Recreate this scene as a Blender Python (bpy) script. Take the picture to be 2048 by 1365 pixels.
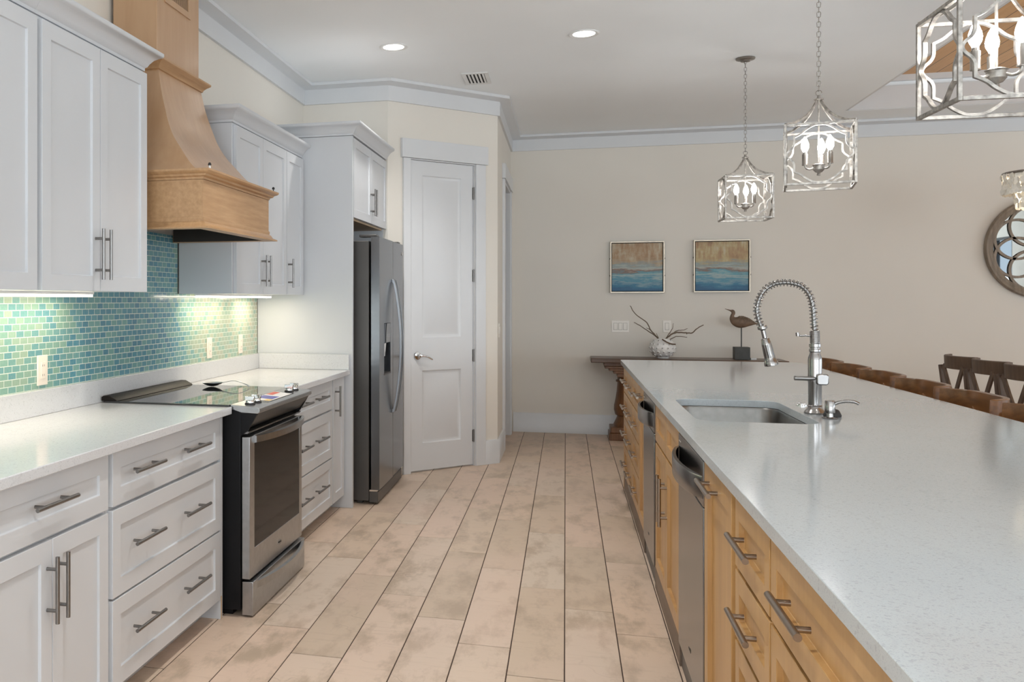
import bpy, bmesh, math, random
from mathutils import Vector, Matrix

for o in list(bpy.data.objects):
    bpy.data.objects.remove(o, do_unlink=True)
SC = bpy.context.scene
COL = SC.collection
PI = math.pi
rad = math.radians

# ------------------------------------------------------------------ camera
CAMZ = 1.36
F_PX, PPX, HORIZON = 1870.0, 622.5, 600.0
YAW = math.atan((1131.3 - PPX) / F_PX)
cam = bpy.data.cameras.new('camera')
cam.sensor_fit = 'HORIZONTAL'; cam.sensor_width = 36.0
cam.lens = F_PX / 2048 * 36.0
cam.shift_x = (1024 - PPX) / 2048
cam.shift_y = (HORIZON - 682.5) / 2048
cam.clip_start = 0.05
camo = bpy.data.objects.new('camera', cam); COL.objects.link(camo)
camo.location = (0, 0, CAMZ); camo.rotation_euler = (PI / 2, 0, YAW)
SC.camera = camo

# ------------------------------------------------------------------ render look
SC.view_settings.view_transform = 'Standard'
SC.view_settings.look = 'None'
SC.view_settings.gamma = 1.0
SC.view_settings.use_curve_mapping = False
SC.view_settings.exposure = 0.16
try:
    SC.cycles.use_denoising = True
    SC.cycles.max_bounces = 10; SC.cycles.diffuse_bounces = 6; SC.cycles.glossy_bounces = 5
    SC.cycles.sample_clamp_indirect = 6.0
    SC.cycles.caustics_reflective = False; SC.cycles.caustics_refractive = False
except Exception:
    pass

# ------------------------------------------------------------------ world (sky seen through the windows)
W = bpy.data.worlds.new('world'); SC.world = W
W.use_nodes = True
nt = W.node_tree; nt.nodes.clear()
wo = nt.nodes.new('ShaderNodeOutputWorld'); wb = nt.nodes.new('ShaderNodeBackground')
wb.inputs[0].default_value = (0.72, 0.86, 1.0, 1); wb.inputs[1].default_value = 1.2
nt.links.new(wb.outputs[0], wo.inputs[0])

CEIL = 3.048
RIGHT_X, REAR_Y, BACK_Y = 8.0, -4.2, 9.88

def area(name, loc, rot, sx, sy, power, col, spread=180):
    l = bpy.data.lights.new(name, 'AREA'); l.shape = 'RECTANGLE'; l.size = sx; l.size_y = sy
    l.energy = power; l.color = col; l.spread = rad(spread)
    o = bpy.data.objects.new(name, l); COL.objects.link(o); o.location = loc; o.rotation_euler = rot
    return o
DAY = (0.84, 0.93, 1.0)
# daylight entering by the glazed openings of the rear wall and of the right wall
UP = rad(62)      # added tilt that aims the window lamps at the ceiling to brighten it
area('daylight_rear', (-0.2, REAR_Y + .2, 1.35), (PI / 2 + UP, 0, 0), 3.1, 2.2, 215, DAY)
area('daylight_rear', (4.8, REAR_Y + .2, 1.35), (PI / 2 + UP, 0, 0), 3.9, 2.2, 255, DAY)
area('daylight_right', (RIGHT_X - .2, -1.65, 1.35), (PI / 2 + UP, 0, PI / 2), 2.2, 2.2, 55, DAY)
area('daylight_right', (RIGHT_X - .2, 2.9, 1.35), (PI / 2 + UP, 0, PI / 2), 2.5, 2.2, 80, DAY)
area('daylight_right', (RIGHT_X - .2, 6.7, 1.35), (PI / 2 + UP, 0, PI / 2), 2.9, 2.2, 65, DAY)

# ------------------------------------------------------------------ materials
def newmat(name):
    m = bpy.data.materials.new(name); m.use_nodes = True
    n = m.node_tree; n.nodes.clear()
    out = n.nodes.new('ShaderNodeOutputMaterial'); b = n.nodes.new('ShaderNodeBsdfPrincipled')
    n.links.new(b.outputs[0], out.inputs[0])
    return m, n, b
def setv(b, **k):
    for kk, v in k.items():
        b.inputs[kk.replace('_', ' ')].default_value = v
def coords(n, scale=(1, 1, 1), src='Object', rot=(0, 0, 0)):
    t = n.nodes.new('ShaderNodeTexCoord'); mp = n.nodes.new('ShaderNodeMapping')
    mp.inputs['Scale'].default_value = scale; mp.inputs['Rotation'].default_value = rot
    n.links.new(t.outputs[src], mp.inputs[0]); return mp.outputs[0]
def noise(n, vec, scale, detail=3, rough=.5):
    x = n.nodes.new('ShaderNodeTexNoise'); x.inputs['Scale'].default_value = scale
    x.inputs['Detail'].default_value = detail; x.inputs['Roughness'].default_value = rough
    n.links.new(vec, x.inputs['Vector']); return x.outputs['Fac']
def ramp(n, fac, stops, interp='LINEAR'):
    r = n.nodes.new('ShaderNodeValToRGB'); r.color_ramp.interpolation = interp
    e = r.color_ramp.elements
    while len(e) > 1: e.remove(e[-1])
    e[0].position = stops[0][0]; e[0].color = (*stops[0][1], 1)
    for p, c in stops[1:]:
        q = e.new(p); q.color = (*c, 1)
    n.links.new(fac, r.inputs[0]); return r.outputs[0]
def mixc(n, fac, a, b, mode='MIX'):
    x = n.nodes.new('ShaderNodeMix'); x.data_type = 'RGBA'; x.blend_type = mode
    for sock, v in ((0, fac), (6, a), (7, b)):
        if hasattr(v, 'links'): n.links.new(v, x.inputs[sock])
        elif isinstance(v, (int, float)): x.inputs[sock].default_value = v
        else: x.inputs[sock].default_value = (*v, 1)
    return x.outputs[2]
def math_(n, op, a, b=0.0):
    x = n.nodes.new('ShaderNodeMath'); x.operation = op
    for i, v in enumerate((a, b)):
        if hasattr(v, 'links'): n.links.new(v, x.inputs[i])
        else: x.inputs[i].default_value = v
    return x.outputs[0]
def bump(n, b, h, strength=.2, dist=.002):
    x = n.nodes.new('ShaderNodeBump'); x.inputs['Strength'].default_value = strength
    x.inputs['Distance'].default_value = dist
    n.links.new(h, x.inputs['Height']); n.links.new(x.outputs[0], b.inputs['Normal'])

def plain(name, col, rough=.5, metal=0.0, var=.04, vs=6.0, bmp=0.0, bs=60, spec=.5, coat=0.0):
    m, n, b = newmat(name)
    v = coords(n); f = noise(n, v, vs, 2)
    lo = tuple(max(0, c * (1 - var)) for c in col); hi = tuple(min(1, c * (1 + var)) for c in col)
    n.links.new(ramp(n, f, [(.3, lo), (.7, hi)]), b.inputs['Base Color'])
    setv(b, Roughness=rough, Metallic=metal, Specular_IOR_Level=spec, Coat_Weight=coat)
    if bmp: bump(n, b, noise(n, v, bs, 3), bmp)
    return m
def wood(name, dark, light, axis='Z', rough=.4, scale=1.0, coat=0.0, contrast=(.3, .7), spec=.5):
    m, n, b = newmat(name)
    s = {'X': (1.2, 14, 14), 'Y': (14, 1.2, 14), 'Z': (14, 14, 1.2)}[axis]
    v = coords(n, tuple(k * scale for k in s)); f = noise(n, v, 2.2, 5, .6)
    v2 = coords(n, (1.6, 1.6, 1.6)); g = noise(n, v2, 1.5, 2)
    c = ramp(n, math_(n, 'ADD', math_(n, 'MULTIPLY', f, .75), math_(n, 'MULTIPLY', g, .25)), [(contrast[0], dark), (contrast[1], light)])
    n.links.new(c, b.inputs['Base Color']); setv(b, Roughness=rough, Coat_Weight=coat, Coat_Roughness=.2, Specular_IOR_Level=spec)
    bump(n, b, f, .08, .001)
    return m
def emit(name, col, s):
    m = bpy.data.materials.new(name); m.use_nodes = True; n = m.node_tree; n.nodes.clear()
    out = n.nodes.new('ShaderNodeOutputMaterial'); e = n.nodes.new('ShaderNodeEmission')
    e.inputs[0].default_value = (*col, 1); e.inputs[1].default_value = s
    n.links.new(e.outputs[0], out.inputs[0]); return m

MT = {}
MT['wall'] = plain('wall_paint', (.73, .69, .625), .6, var=.012, vs=2.0, bmp=.03, bs=220, spec=.3)
MT['ceil'] = plain('ceiling_paint', (.90, .925, .94), .75, var=.012, vs=1.5, bmp=.03, bs=160, spec=.2)
MT['trim'] = plain('trim_paint', (.65, .66, .672), .35, var=.01)
MT['cab'] = plain('white_cabinet_paint', (.585, .60, .622), .33, var=.012, vs=3)
MT['cabin'] = plain('cabinet_interior', (.55, .40, .25), .6)
MT['steel'] = plain('brushed_steel', (.42, .425, .43), .32, 1.0, var=.06, vs=40)
MT['steel_dark'] = plain('dark_stainless', (.25, .24, .235), .24, 1.0, var=.05, vs=8)
MT['steel_side'] = plain('grey_appliance_side', (.095, .088, .082), .4, .5, var=.05)
MT['nickel'] = plain('brushed_nickel', (.25, .24, .23), .34, 1.0, var=.05, vs=50)
MT['bronze_pull'] = plain('warm_nickel', (.34, .275, .22), .3, 1.0, var=.05, vs=50)
MT['chrome'] = plain('chrome', (.74, .73, .72), .12, 1.0, var=.02)
MT['faucet'] = plain('satin_nickel', (.32, .305, .295), .2, 1.0, var=.03, vs=30)
MT['sink_steel'] = plain('sink_steel', (.24, .235, .225), .33, 1.0, var=.08, vs=30)
MT['hood_liner'] = plain('dark_liner', (.035, .03, .026), .55, .3)  # even near-black finish for the whole liner
MT['black'] = plain('black_enamel', (.008, .008, .009), .38, var=.1, spec=.18)
MT['fridge_front'] = plain('fridge_dark_steel', (.165, .168, .175), .22, 1.0, var=.04, vs=6)
MT['fridge_handle'] = plain('fridge_handle_steel', (.27, .275, .285), .33, 1.0, var=.04)
MT['vent_trim'] = plain('black_vent_trim', (.010, .008, .007), .5, spec=.12)
MT['underside'] = plain('dark_steel_lip', (.07, .07, .07), .35, .8)
MT['blackmatte'] = plain('black_rubber', (.016, .014, .013), .6, var=.2)
MT['glass_black'] = plain('black_ceramic_glass', (.012, .012, .013), .03, var=.05, spec=.9)
MT['oven_glass'] = plain('oven_window_glass', (.016, .014, .013), .06, var=.1, spec=.1)
MT['maple'] = wood('maple', (.39, .21, .075), (.53, .315, .125), 'Z', .32, .7)
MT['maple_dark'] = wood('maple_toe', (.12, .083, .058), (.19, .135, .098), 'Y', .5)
MT['hood'] = wood('hood_veneer', (.42, .25, .135), (.53, .34, .20), 'Z', .3, .6, coat=.25, contrast=(.25, .75))
MT['hood_h'] = wood('hood_band', (.36, .205, .095), (.53, .33, .175), 'Y', .4, 1.6, contrast=(.3, .7))
MT['walnut'] = wood('dark_walnut', (.075, .03, .01), (.20, .085, .03), 'Z', .35)
MT['walnut_top'] = wood('dark_walnut_top', (.06, .03, .015), (.14, .075, .04), 'X', .3)
MT['stool'] = wood('chestnut', (.085, .035, .012), (.25, .105, .032), 'Y', .28, coat=.2)
MT['chair'] = wood('weathered_brown', (.055, .034, .022), (.16, .10, .064), 'Z', .5)
MT['drift'] = wood('driftwood', (.10, .07, .045), (.23, .17, .12), 'X', .8)
MT['plate'] = plain('ivory_plastic', (.80, .715, .62), .35, var=.01)
MT['plate_w'] = plain('wall_plate_plastic', (.84, .80, .74), .4, var=.01)
MT['rocker_gap'] = plain('switch_gap', (.30, .28, .25), .6)
MT['ceramic'] = plain('white_ceramic', (.80, .79, .77), .45, var=.06, vs=30, bmp=.1)
MT['dot'] = plain('dark_glaze', (.06, .045, .035), .6)
MT['rope'] = plain('brown_cord', (.12, .075, .045), .8, bmp=.4, bs=300)
MT['slate'] = plain('slate_block', (.055, .058, .055), .6, var=.15, vs=20, bmp=.1)
MT['birdwood'] = plain('carved_brown_wood', (.15, .095, .06), .6, var=.3, vs=18, bmp=.2)
MT['silverleaf'] = plain('aged_silver_leaf', (.36, .335, .305), .42, .7, var=.45, vs=45, bmp=.15, bs=90)
MT['pewter'] = plain('antique_pewter', (.30, .275, .25), .35, .9, var=.15, vs=30)
MT['mirror_frame'] = wood('mirror_frame_wood', (.13, .10, .07), (.34, .275, .21), 'Z', .5)
MT['mirror'] = plain('mirror_glass', (.46, .49, .50), .015, 1.0, var=.0)
MT['shell'] = plain('capiz_shell', (.86, .82, .74), .75, spec=.25, var=.08, vs=60)
MT['frame_champ'] = plain('champagne_frame', (.46, .40, .32), .35, .7, var=.1)
MT['white_plastic'] = plain('white_plastic', (.75, .75, .74), .4)
MT['vent_dark'] = plain('vent_shadow', (.012, .012, .012), .8)
MT['bronze_win'] = plain('dark_window_frame', (.03, .03, .032), .4)
MT['bulb'] = emit('lit_bulb', (1.0, .98, .95), 115)
MT['lens'] = emit('downlight_lens', (1.0, .97, .92), 9)
MT['ledbar'] = emit('led_bar_lens', (1.0, .90, .72), 9)
MT['st_white'] = plain('sticker_white', (.75, .73, .70), .5)
MT['st_blue'] = plain('sticker_blue', (.02, .03, .32), .4)
MT['st_red'] = plain('sticker_red', (.62, .06, .02), .4)
MT['st_yellow'] = plain('sticker_yellow', (.72, .45, .08), .4)

def quartz(name, base, gl):
    m, n, b = newmat(name)
    v = coords(n)
    vo = n.nodes.new('ShaderNodeTexVoronoi'); vo.inputs['Scale'].default_value = 210
    n.links.new(v, vo.inputs['Vector'])
    sel = ramp(n, vo.outputs['Color'], [(.0, (0, 0, 0)), (.80, (0, 0, 0)), (.86, (1, 1, 1))], 'LINEAR')
    big = noise(n, v, 1.3, 4, .6)
    c0 = ramp(n, big, [(.32, tuple(k * .965 for k in base)), (.6, base)])
    fine = noise(n, v, 420, 2)
    c1 = mixc(n, ramp(n, fine, [(.56, (0, 0, 0)), (.68, (.8, .8, .8))]), c0, tuple(k * .78 for k in base))
    c2 = mixc(n, math_(n, 'MULTIPLY', sel, .35), c1, tuple(k * .62 for k in base))
    wv = noise(n, coords(n, (1.1, .55, 1), rot=(0, 0, .5)), 1.0, 6, .65)
    vein = ramp(n, wv, [(.492, (0, 0, 0)), (.5, (1, 1, 1)), (.508, (0, 0, 0))])
    c3 = mixc(n, math_(n, 'MULTIPLY', vein, .10), c2, tuple(k * .55 for k in base))
    n.links.new(c3, b.inputs['Base Color'])
    setv(b, Roughness=gl, Specular_IOR_Level=.5)
    return m
MT['quartz'] = quartz('white_quartz', (.62, .625, .635), .13)
MT['quartz_i'] = quartz('grey_white_quartz', (.46, .495, .515), .10)

def mosaic():
    m, n, b = newmat('sea_glass_mosaic')
    t = n.nodes.new('ShaderNodeTexCoord'); sp = n.nodes.new('ShaderNodeSeparateXYZ'); cb = n.nodes.new('ShaderNodeCombineXYZ')
    n.links.new(t.outputs['Object'], sp.inputs[0])
    n.links.new(sp.outputs[1], cb.inputs[0]); n.links.new(sp.outputs[2], cb.inputs[1])
    br = n.nodes.new('ShaderNodeTexBrick')
    br.offset = .5; br.squash = 1.0
    for k, v in (('Scale', 1.0), ('Mortar Size', .0016), ('Mortar Smooth', .1), ('Bias', 0.0), ('Brick Width', .0525), ('Row Height', .0262)):
        br.inputs[k].default_value = v
    br.inputs['Color1'].default_value = (0, 0, 0, 1); br.inputs['Color2'].default_value = (1, 1, 1, 1); br.inputs['Mortar'].default_value = (.5, .5, .5, 1)
    n.links.new(cb.outputs[0], br.inputs['Vector'])
    big = noise(n, cb.outputs[0], 1.4, 2)
    # glass tints along the run; bar-lit pale ends and unlit blue middle painted in
    band = ramp(n, math_(n, 'DIVIDE', sp.outputs[1], 6.0), [(.30, (.62, .62, .62)), (.54, (.52, .52, .52)), (.61, (.12, .12, .12)), (.75, (.08, .08, .08)), (.82, (.80, .80, .80)), (1, (.92, .92, .92))])
    k = math_(n, 'ADD', math_(n, 'ADD', math_(n, 'MULTIPLY', br.outputs['Color'], .30), math_(n, 'MULTIPLY', big, .16)), math_(n, 'MULTIPLY', band, .56))
    c = ramp(n, k, [(.12, (.03, .18, .27)), (.26, (.045, .24, .32)), (.40, (.11, .31, .31)), (.54, (.19, .37, .29)), (.72, (.33, .41, .29)), (.92, (.48, .44, .31))])
    fine = noise(n, cb.outputs[0], 90, 2)
    c = mixc(n, math_(n, 'MULTIPLY', fine, .25), c, (.55, .60, .55))
    c = mixc(n, br.outputs['Fac'], c, (.60, .66, .58))
    n.links.new(c, b.inputs['Base Color'])
    setv(b, Specular_IOR_Level=.6)
    n.links.new(math_(n, 'ADD', math_(n, 'MULTIPLY', br.outputs['Fac'], .5), .16), b.inputs['Roughness'])
    h = math_(n, 'ADD', math_(n, 'MULTIPLY', br.outputs['Fac'], -1.0), math_(n, 'MULTIPLY', noise(n, cb.outputs[0], 26, 1), .8))
    bump(n, b, h, .35, .002)
    return m
MT['mosaic'] = mosaic()

def floor_tile():
    m, n, b = newmat('plank_tile')
    a = n.nodes.new('ShaderNodeAttribute'); a.attribute_name = 'tint'
    sp = n.nodes.new('ShaderNodeSeparateXYZ'); n.links.new(a.outputs['Vector'], sp.inputs[0])
    t = n.nodes.new('ShaderNodeTexCoord'); ad = n.nodes.new('ShaderNodeVectorMath'); ad.operation = 'MULTIPLY_ADD'
    n.links.new(a.outputs['Vector'], ad.inputs[0]); ad.inputs[1].default_value = (7, 13, 5); n.links.new(t.outputs['Object'], ad.inputs[2])
    v = ad.outputs[0]
    mp = n.nodes.new('ShaderNodeMapping'); mp.inputs['Scale'].default_value = (5, 2.2, 1); n.links.new(v, mp.inputs[0])
    f = noise(n, mp.outputs[0], 1.7, 9, .66)
    mp2 = n.nodes.new('ShaderNodeMapping'); mp2.inputs['Scale'].default_value = (3, 22, 1); n.links.new(v, mp2.inputs[0])
    g = noise(n, mp2.outputs[0], 2.0, 4, .65)
    base = ramp(n, sp.outputs[0], [(0, (.55, .43, .325)), (.3, (.61, .475, .36)), (.6, (.64, .48, .372)), (1, (.61, .50, .40))])
    c = mixc(n, ramp(n, f, [(.36, (1, 1, 1)), (.52, (0, 0, 0))]), base, (.44, .335, .245))
    c = mixc(n, math_(n, 'MULTIPLY', ramp(n, g, [(.32, (1, 1, 1)), (.44, (0, 0, 0))]), .22), c, (.36, .26, .185))
    pk = noise(n, v, 1.1, 2)
    c = mixc(n, math_(n, 'MULTIPLY', ramp(n, pk, [(.5, (0, 0, 0)), (.66, (1, 1, 1))]), .35), c, (.68, .505, .41))
    # thin branching cracks printed on the tile
    vo = n.nodes.new('ShaderNodeTexVoronoi'); vo.feature = 'DISTANCE_TO_EDGE'; vo.inputs['Scale'].default_value = 1.7
    wob = n.nodes.new('ShaderNodeTexNoise'); wob.inputs['Scale'].default_value = 6; n.links.new(v, wob.inputs['Vector'])
    wa = n.nodes.new('ShaderNodeVectorMath'); wa.operation = 'MULTIPLY_ADD'; wa.inputs[1].default_value = (.35, .35, .35)
    n.links.new(wob.outputs['Color'], wa.inputs[0]); n.links.new(v, wa.inputs[2]); n.links.new(wa.outputs[0], vo.inputs['Vector'])
    cr = ramp(n, vo.outputs['Distance'], [(.0, (1, 1, 1)), (.006, (0, 0, 0))])
    msk = ramp(n, noise(n, v, 2.3, 2), [(.52, (0, 0, 0)), (.62, (1, 1, 1))])
    cm = n.nodes.new('ShaderNodeMix'); cm.data_type = 'RGBA'; cm.blend_type = 'MULTIPLY'; cm.inputs[0].default_value = 1
    n.links.new(cr, cm.inputs[6]); n.links.new(msk, cm.inputs[7])
    c = mixc(n, math_(n, 'MULTIPLY', cm.outputs[2], .4), c, (.20, .135, .095))
    n.links.new(c, b.inputs['Base Color'])
    n.links.new(math_(n, 'ADD', math_(n, 'MULTIPLY', f, .2), .30), b.inputs['Roughness'])
    setv(b, Specular_IOR_Level=.4)
    bump(n, b, g, .06, .001)
    return m
MT['floor'] = floor_tile()
MT['grout'] = plain('dark_grout', (.05, .03, .022), .9)

def plank_ceiling():
    m, n, b = newmat('pine_planks')
    t = n.nodes.new('ShaderNodeTexCoord'); sp = n.nodes.new('ShaderNodeSeparateXYZ'); n.links.new(t.outputs['Object'], sp.inputs[0])
    x = math_(n, 'DIVIDE', sp.outputs[0], .135)
    fr = math_(n, 'FRACT', x); fl = math_(n, 'FLOOR', x)
    line = ramp(n, fr, [(0, (1, 1, 1)), (.035, (1, 1, 1)), (.055, (0, 0, 0)), (1, (0, 0, 0))])
    wn = n.nodes.new('ShaderNodeTexWhiteNoise'); wn.noise_dimensions = '1D'; n.links.new(fl, wn.inputs['W'])
    g = noise(n, coords(n, (16, 1.3, 1)), 2, 5, .6)
    c = ramp(n, math_(n, 'ADD', math_(n, 'MULTIPLY', g, .6), math_(n, 'MULTIPLY', wn.outputs['Value'], .4)), [(.2, (.55, .29, .11)), (.8, (.80, .49, .23))])
    c = mixc(n, line, c, (.06, .03, .012))
    n.links.new(c, b.inputs['Base Color']); setv(b, Roughness=.45)
    return m
MT['pine'] = plank_ceiling()

def painting(name, seed, tan):
    m, n, b = newmat(name)
    t = n.nodes.new('ShaderNodeTexCoord'); sp = n.nodes.new('ShaderNodeSeparateXYZ'); n.links.new(t.outputs['Generated'], sp.inputs[0])
    def nz(loc, sc, k, d=6):
        mp = n.nodes.new('ShaderNodeMapping'); mp.inputs['Location'].default_value = loc; mp.inputs['Scale'].default_value = sc
        n.links.new(t.outputs['Generated'], mp.inputs[0]); return noise(n, mp.outputs[0], k, d, .65)
    h = nz((seed, seed * 2, seed), (.8, 1, 8), 2.0); d = nz((seed, 0, seed), (5, 1, 1.2), 2.4); q = nz((seed * 3, 1, seed), (1, 1, 1.4), 2.6, 4)
    z = math_(n, 'ADD', sp.outputs[2], math_(n, 'ADD', math_(n, 'MULTIPLY', math_(n, 'SUBTRACT', h, .5), .40), math_(n, 'MULTIPLY', math_(n, 'SUBTRACT', q, .5), .22)))
    low = ramp(n, z, [(.03, (.02, .10, .20)), (.13, (.035, .17, .27)), (.19, (.20, .31, .35)), (.24, (.05, .23, .32)), (.32, (.33, .40, .39)), (.37, (.10, .30, .36)), (.44, (.20, .11, .075)), (.49, (.38, .40, .36)), (.55, (.22, .29, .29)), (.62, tan), (.85, (.40, .28, .15)), (1.0, (.28, .19, .11))])
    up = ramp(n, math_(n, 'ADD', math_(n, 'MULTIPLY', d, .6), math_(n, 'MULTIPLY', q, .4)), [(.34, (.17, .095, .045)), (.46, (.34, .20, .10)), (.54, tan), (.66, (.52, .48, .36))])
    f = ramp(n, z, [(.52, (0, 0, 0)), (.70, (.85, .85, .85))])
    n.links.new(mixc(n, f, low, up), b.inputs['Base Color']); setv(b, Roughness=.5)
    return m
MT['art1'] = painting('abstract_seascape_paint', 3.1, (.42, .33, .22))
MT['art2'] = painting('abstract_seascape_paint_warm', 8.7, (.44, .34, .17))

# ------------------------------------------------------------------ frames (room axes are not perfectly parallel)
A = rad(.5)
P_O = (-1.323, 7.099)
P_PHI = math.atan2(7.932 - 7.099, -.548 + 1.323)
P_LEN = math.hypot(.775, .833)
FR = {'W': Matrix.Identity(4), 'L': Matrix.Rotation(-A, 4, 'Z'),
      'P': Matrix.Translation((P_O[0], P_O[1], 0)) @ Matrix.Rotation(P_PHI, 4, 'Z')}
def L2W(x, y):
    v = FR['L'] @ Vector((x, y, 0)); return (v.x, v.y)

ORG = {}
def tag(o, label, cat, group=None, kind=None):
    o['label'] = label; o['category'] = cat
    if group: o['group'] = group
    if kind: o['kind'] = kind
    return o
def thing(name, label, cat, origin=(0, 0, 0), frame='W', group=None, rz=0.0):
    o = bpy.data.objects.new(name, None); COL.objects.link(o); o.empty_display_size = .05
    o.matrix_world = FR[frame] @ Matrix.Translation(origin) @ Matrix.Rotation(rz, 4, 'Z')
    ORG[o.name] = Vector(origin)
    return tag(o, label, cat, group)
def obj(name, bm, mat, parent=None, origin=None, frame='W', bev=0.0, flat=False, rz=0.0):
    if origin is None: origin = ORG[parent.name] if parent else Vector((0, 0, 0))
    origin = Vector(origin)
    bmesh.ops.translate(bm, verts=bm.verts, vec=-origin)
    bmesh.ops.recalc_face_normals(bm, faces=bm.faces)
    me = bpy.data.meshes.new(name); bm.to_mesh(me); bm.free()
    for mm in (mat if isinstance(mat, (list, tuple)) else [mat]): me.materials.append(mm)
    if not flat:
        me.polygons.foreach_set('use_smooth', [True] * len(me.polygons))
        me.set_sharp_from_angle(angle=rad(38))
    o = bpy.data.objects.new(name, me); COL.objects.link(o)
    ORG[o.name] = origin
    if parent: o.parent = parent
    else: o.matrix_world = FR[frame] @ Matrix.Translation(origin) @ Matrix.Rotation(rz, 4, 'Z')
    if bev:
        md = o.modifiers.new('edge', 'BEVEL'); md.width = bev; md.segments = 2; md.limit_method = 'ANGLE'; md.angle_limit = rad(40)
        md.harden_normals = False
    return o
def single(name, label, cat, bm, mat, origin, frame='W', group=None, bev=0.0, kind=None, rz=0.0):
    o = obj(name, bm, mat, None, origin, frame, bev, rz=rz); tag(o, label, cat, group, kind); return o
def struct(name, label, cat, bm, mat, frame='W', parent=None, bev=0.0):
    o = obj(name, bm, mat, parent, (0, 0, 0) if not parent else None, frame, bev)
    if not parent: tag(o, label, cat, None, 'structure')
    return o
def dup(src, label, delta=None, matrix=None, group=None):
    r = src.copy(); COL.objects.link(r)
    if matrix is not None: r.matrix_world = matrix
    elif delta is not None: r.location = Vector(src.location) + Vector(delta)
    r['label'] = label
    if group: r['group'] = group
    for ch in list(src.children):
        c = ch.copy(); COL.objects.link(c); c.parent = r
        for g in list(ch.children):
            d = g.copy(); COL.objects.link(d); d.parent = c
    return r

# ------------------------------------------------------------------ mesh helpers
def B(): return bmesh.new()
IDENT = lambda u, v, w: (u, v, w)
def box(bm, x0, x1, y0, y1, z0, z1, mp=None, mi=0):
    pts = [(x, y, z) for z in (z0, z1) for y in (y0, y1) for x in (x0, x1)]
    vs = [bm.verts.new(mp(*p) if mp else p) for p in pts]
    for f in ((0, 1, 3, 2), (4, 5, 7, 6), (0, 1, 5, 4), (2, 3, 7, 6), (0, 2, 6, 4), (1, 3, 7, 5)):
        fc = bm.faces.new([vs[i] for i in f]); fc.material_index = mi
    return bm
def prism(bm, poly, h0, h1, mp):
    a = [bm.verts.new(mp(p[0], p[1], h0)) for p in poly]; b = [bm.verts.new(mp(p[0], p[1], h1)) for p in poly]
    n = len(poly)
    bm.faces.new(a); bm.faces.new(b)
    for i in range(n): bm.faces.new((a[i], a[(i + 1) % n], b[(i + 1) % n], b[i]))
    return bm
XYZ = lambda a, b, h: (a, b, h)
XZY = lambda a, b, h: (a, h, b)     # profile in x,z extruded along y
YZX = lambda a, b, h: (h, a, b)     # profile in y,z extruded along x
def ring(bm, c, t, n, r, seg, ph=0.0):
    u = n; v = t.cross(u).normalized()
    return [bm.verts.new(c + u * (math.cos(2 * PI * k / seg + ph) * r) + v * (math.sin(2 * PI * k / seg + ph) * r)) for k in range(seg)]
def tube(bm, pts, r, seg=10, closed=False, caps=True, up=None, ph=0.0):
    pts = [Vector(p) for p in pts]; n = len(pts)
    rs = r if isinstance(r, (list, tuple)) else [r] * n
    rings = []; nrm = None
    for i in range(n):
        if closed: t = (pts[(i + 1) % n] - pts[i - 1])
        elif i == 0: t = pts[1] - pts[0]
        elif i == n - 1: t = pts[-1] - pts[-2]
        else: t = (pts[i + 1] - pts[i]).normalized() + (pts[i] - pts[i - 1]).normalized()
        if t.length < 1e-9: t = Vector((0, 0, 1))
        t.normalize()
        if up is not None: nrm = Vector(up)
        elif nrm is None: nrm = Vector((0, 0, 1)) if abs(t.z) < .9 else Vector((1, 0, 0))
        nrm = nrm - t * nrm.dot(t)
        if nrm.length < 1e-6: nrm = t.orthogonal()
        nrm.normalize()
        rings.append(ring(bm, pts[i], t, nrm, rs[i], seg, ph))
    for i in range(n if closed else n - 1):
        a, b = rings[i], rings[(i + 1) % n]
        for k in range(seg): bm.faces.new((a[k], a[(k + 1) % seg], b[(k + 1) % seg], b[k]))
    if caps and not closed:
        bm.faces.new(rings[0]); bm.faces.new(rings[-1])
    return bm
def bar(bm, pts, w, d, up, closed=False):
    """rectangular strap swept along pts; w across, d along up"""
    pts = [Vector(p) for p in pts]; n = len(pts); up = Vector(up).normalized(); rings = []
    for i in range(n):
        if closed: a, c = pts[i - 1], pts[(i + 1) % n]
        else: a, c = pts[max(i - 1, 0)], pts[min(i + 1, n - 1)]
        t1 = (pts[i] - a); t2 = (c - pts[i])
        t = (t1.normalized() if t1.length > 1e-9 else Vector()) + (t2.normalized() if t2.length > 1e-9 else Vector())
        t.normalize(); u = up - t * up.dot(t)
        if u.length < 1e-6: u = t.orthogonal()
        u.normalize(); s = t.cross(u)
        k = 1.0
        if t1.length > 1e-9 and t2.length > 1e-9:
            k = 1 / max(.45, math.sqrt(max(0, (1 + t1.normalized().dot(t2.normalized())) / 2)))
        rings.append([bm.verts.new(pts[i] + s * (x * w * k / 2) + u * (y * d / 2)) for x, y in ((-1, -1), (1, -1), (1, 1), (-1, 1))])
    for i in range(n if closed else n - 1):
        a, b = rings[i], rings[(i + 1) % n]
        for k in range(4): bm.faces.new((a[k], a[(k + 1) % 4], b[(k + 1) % 4], b[k]))
    if not closed: bm.faces.new(rings[0]); bm.faces.new(rings[-1])
    return bm
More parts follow.
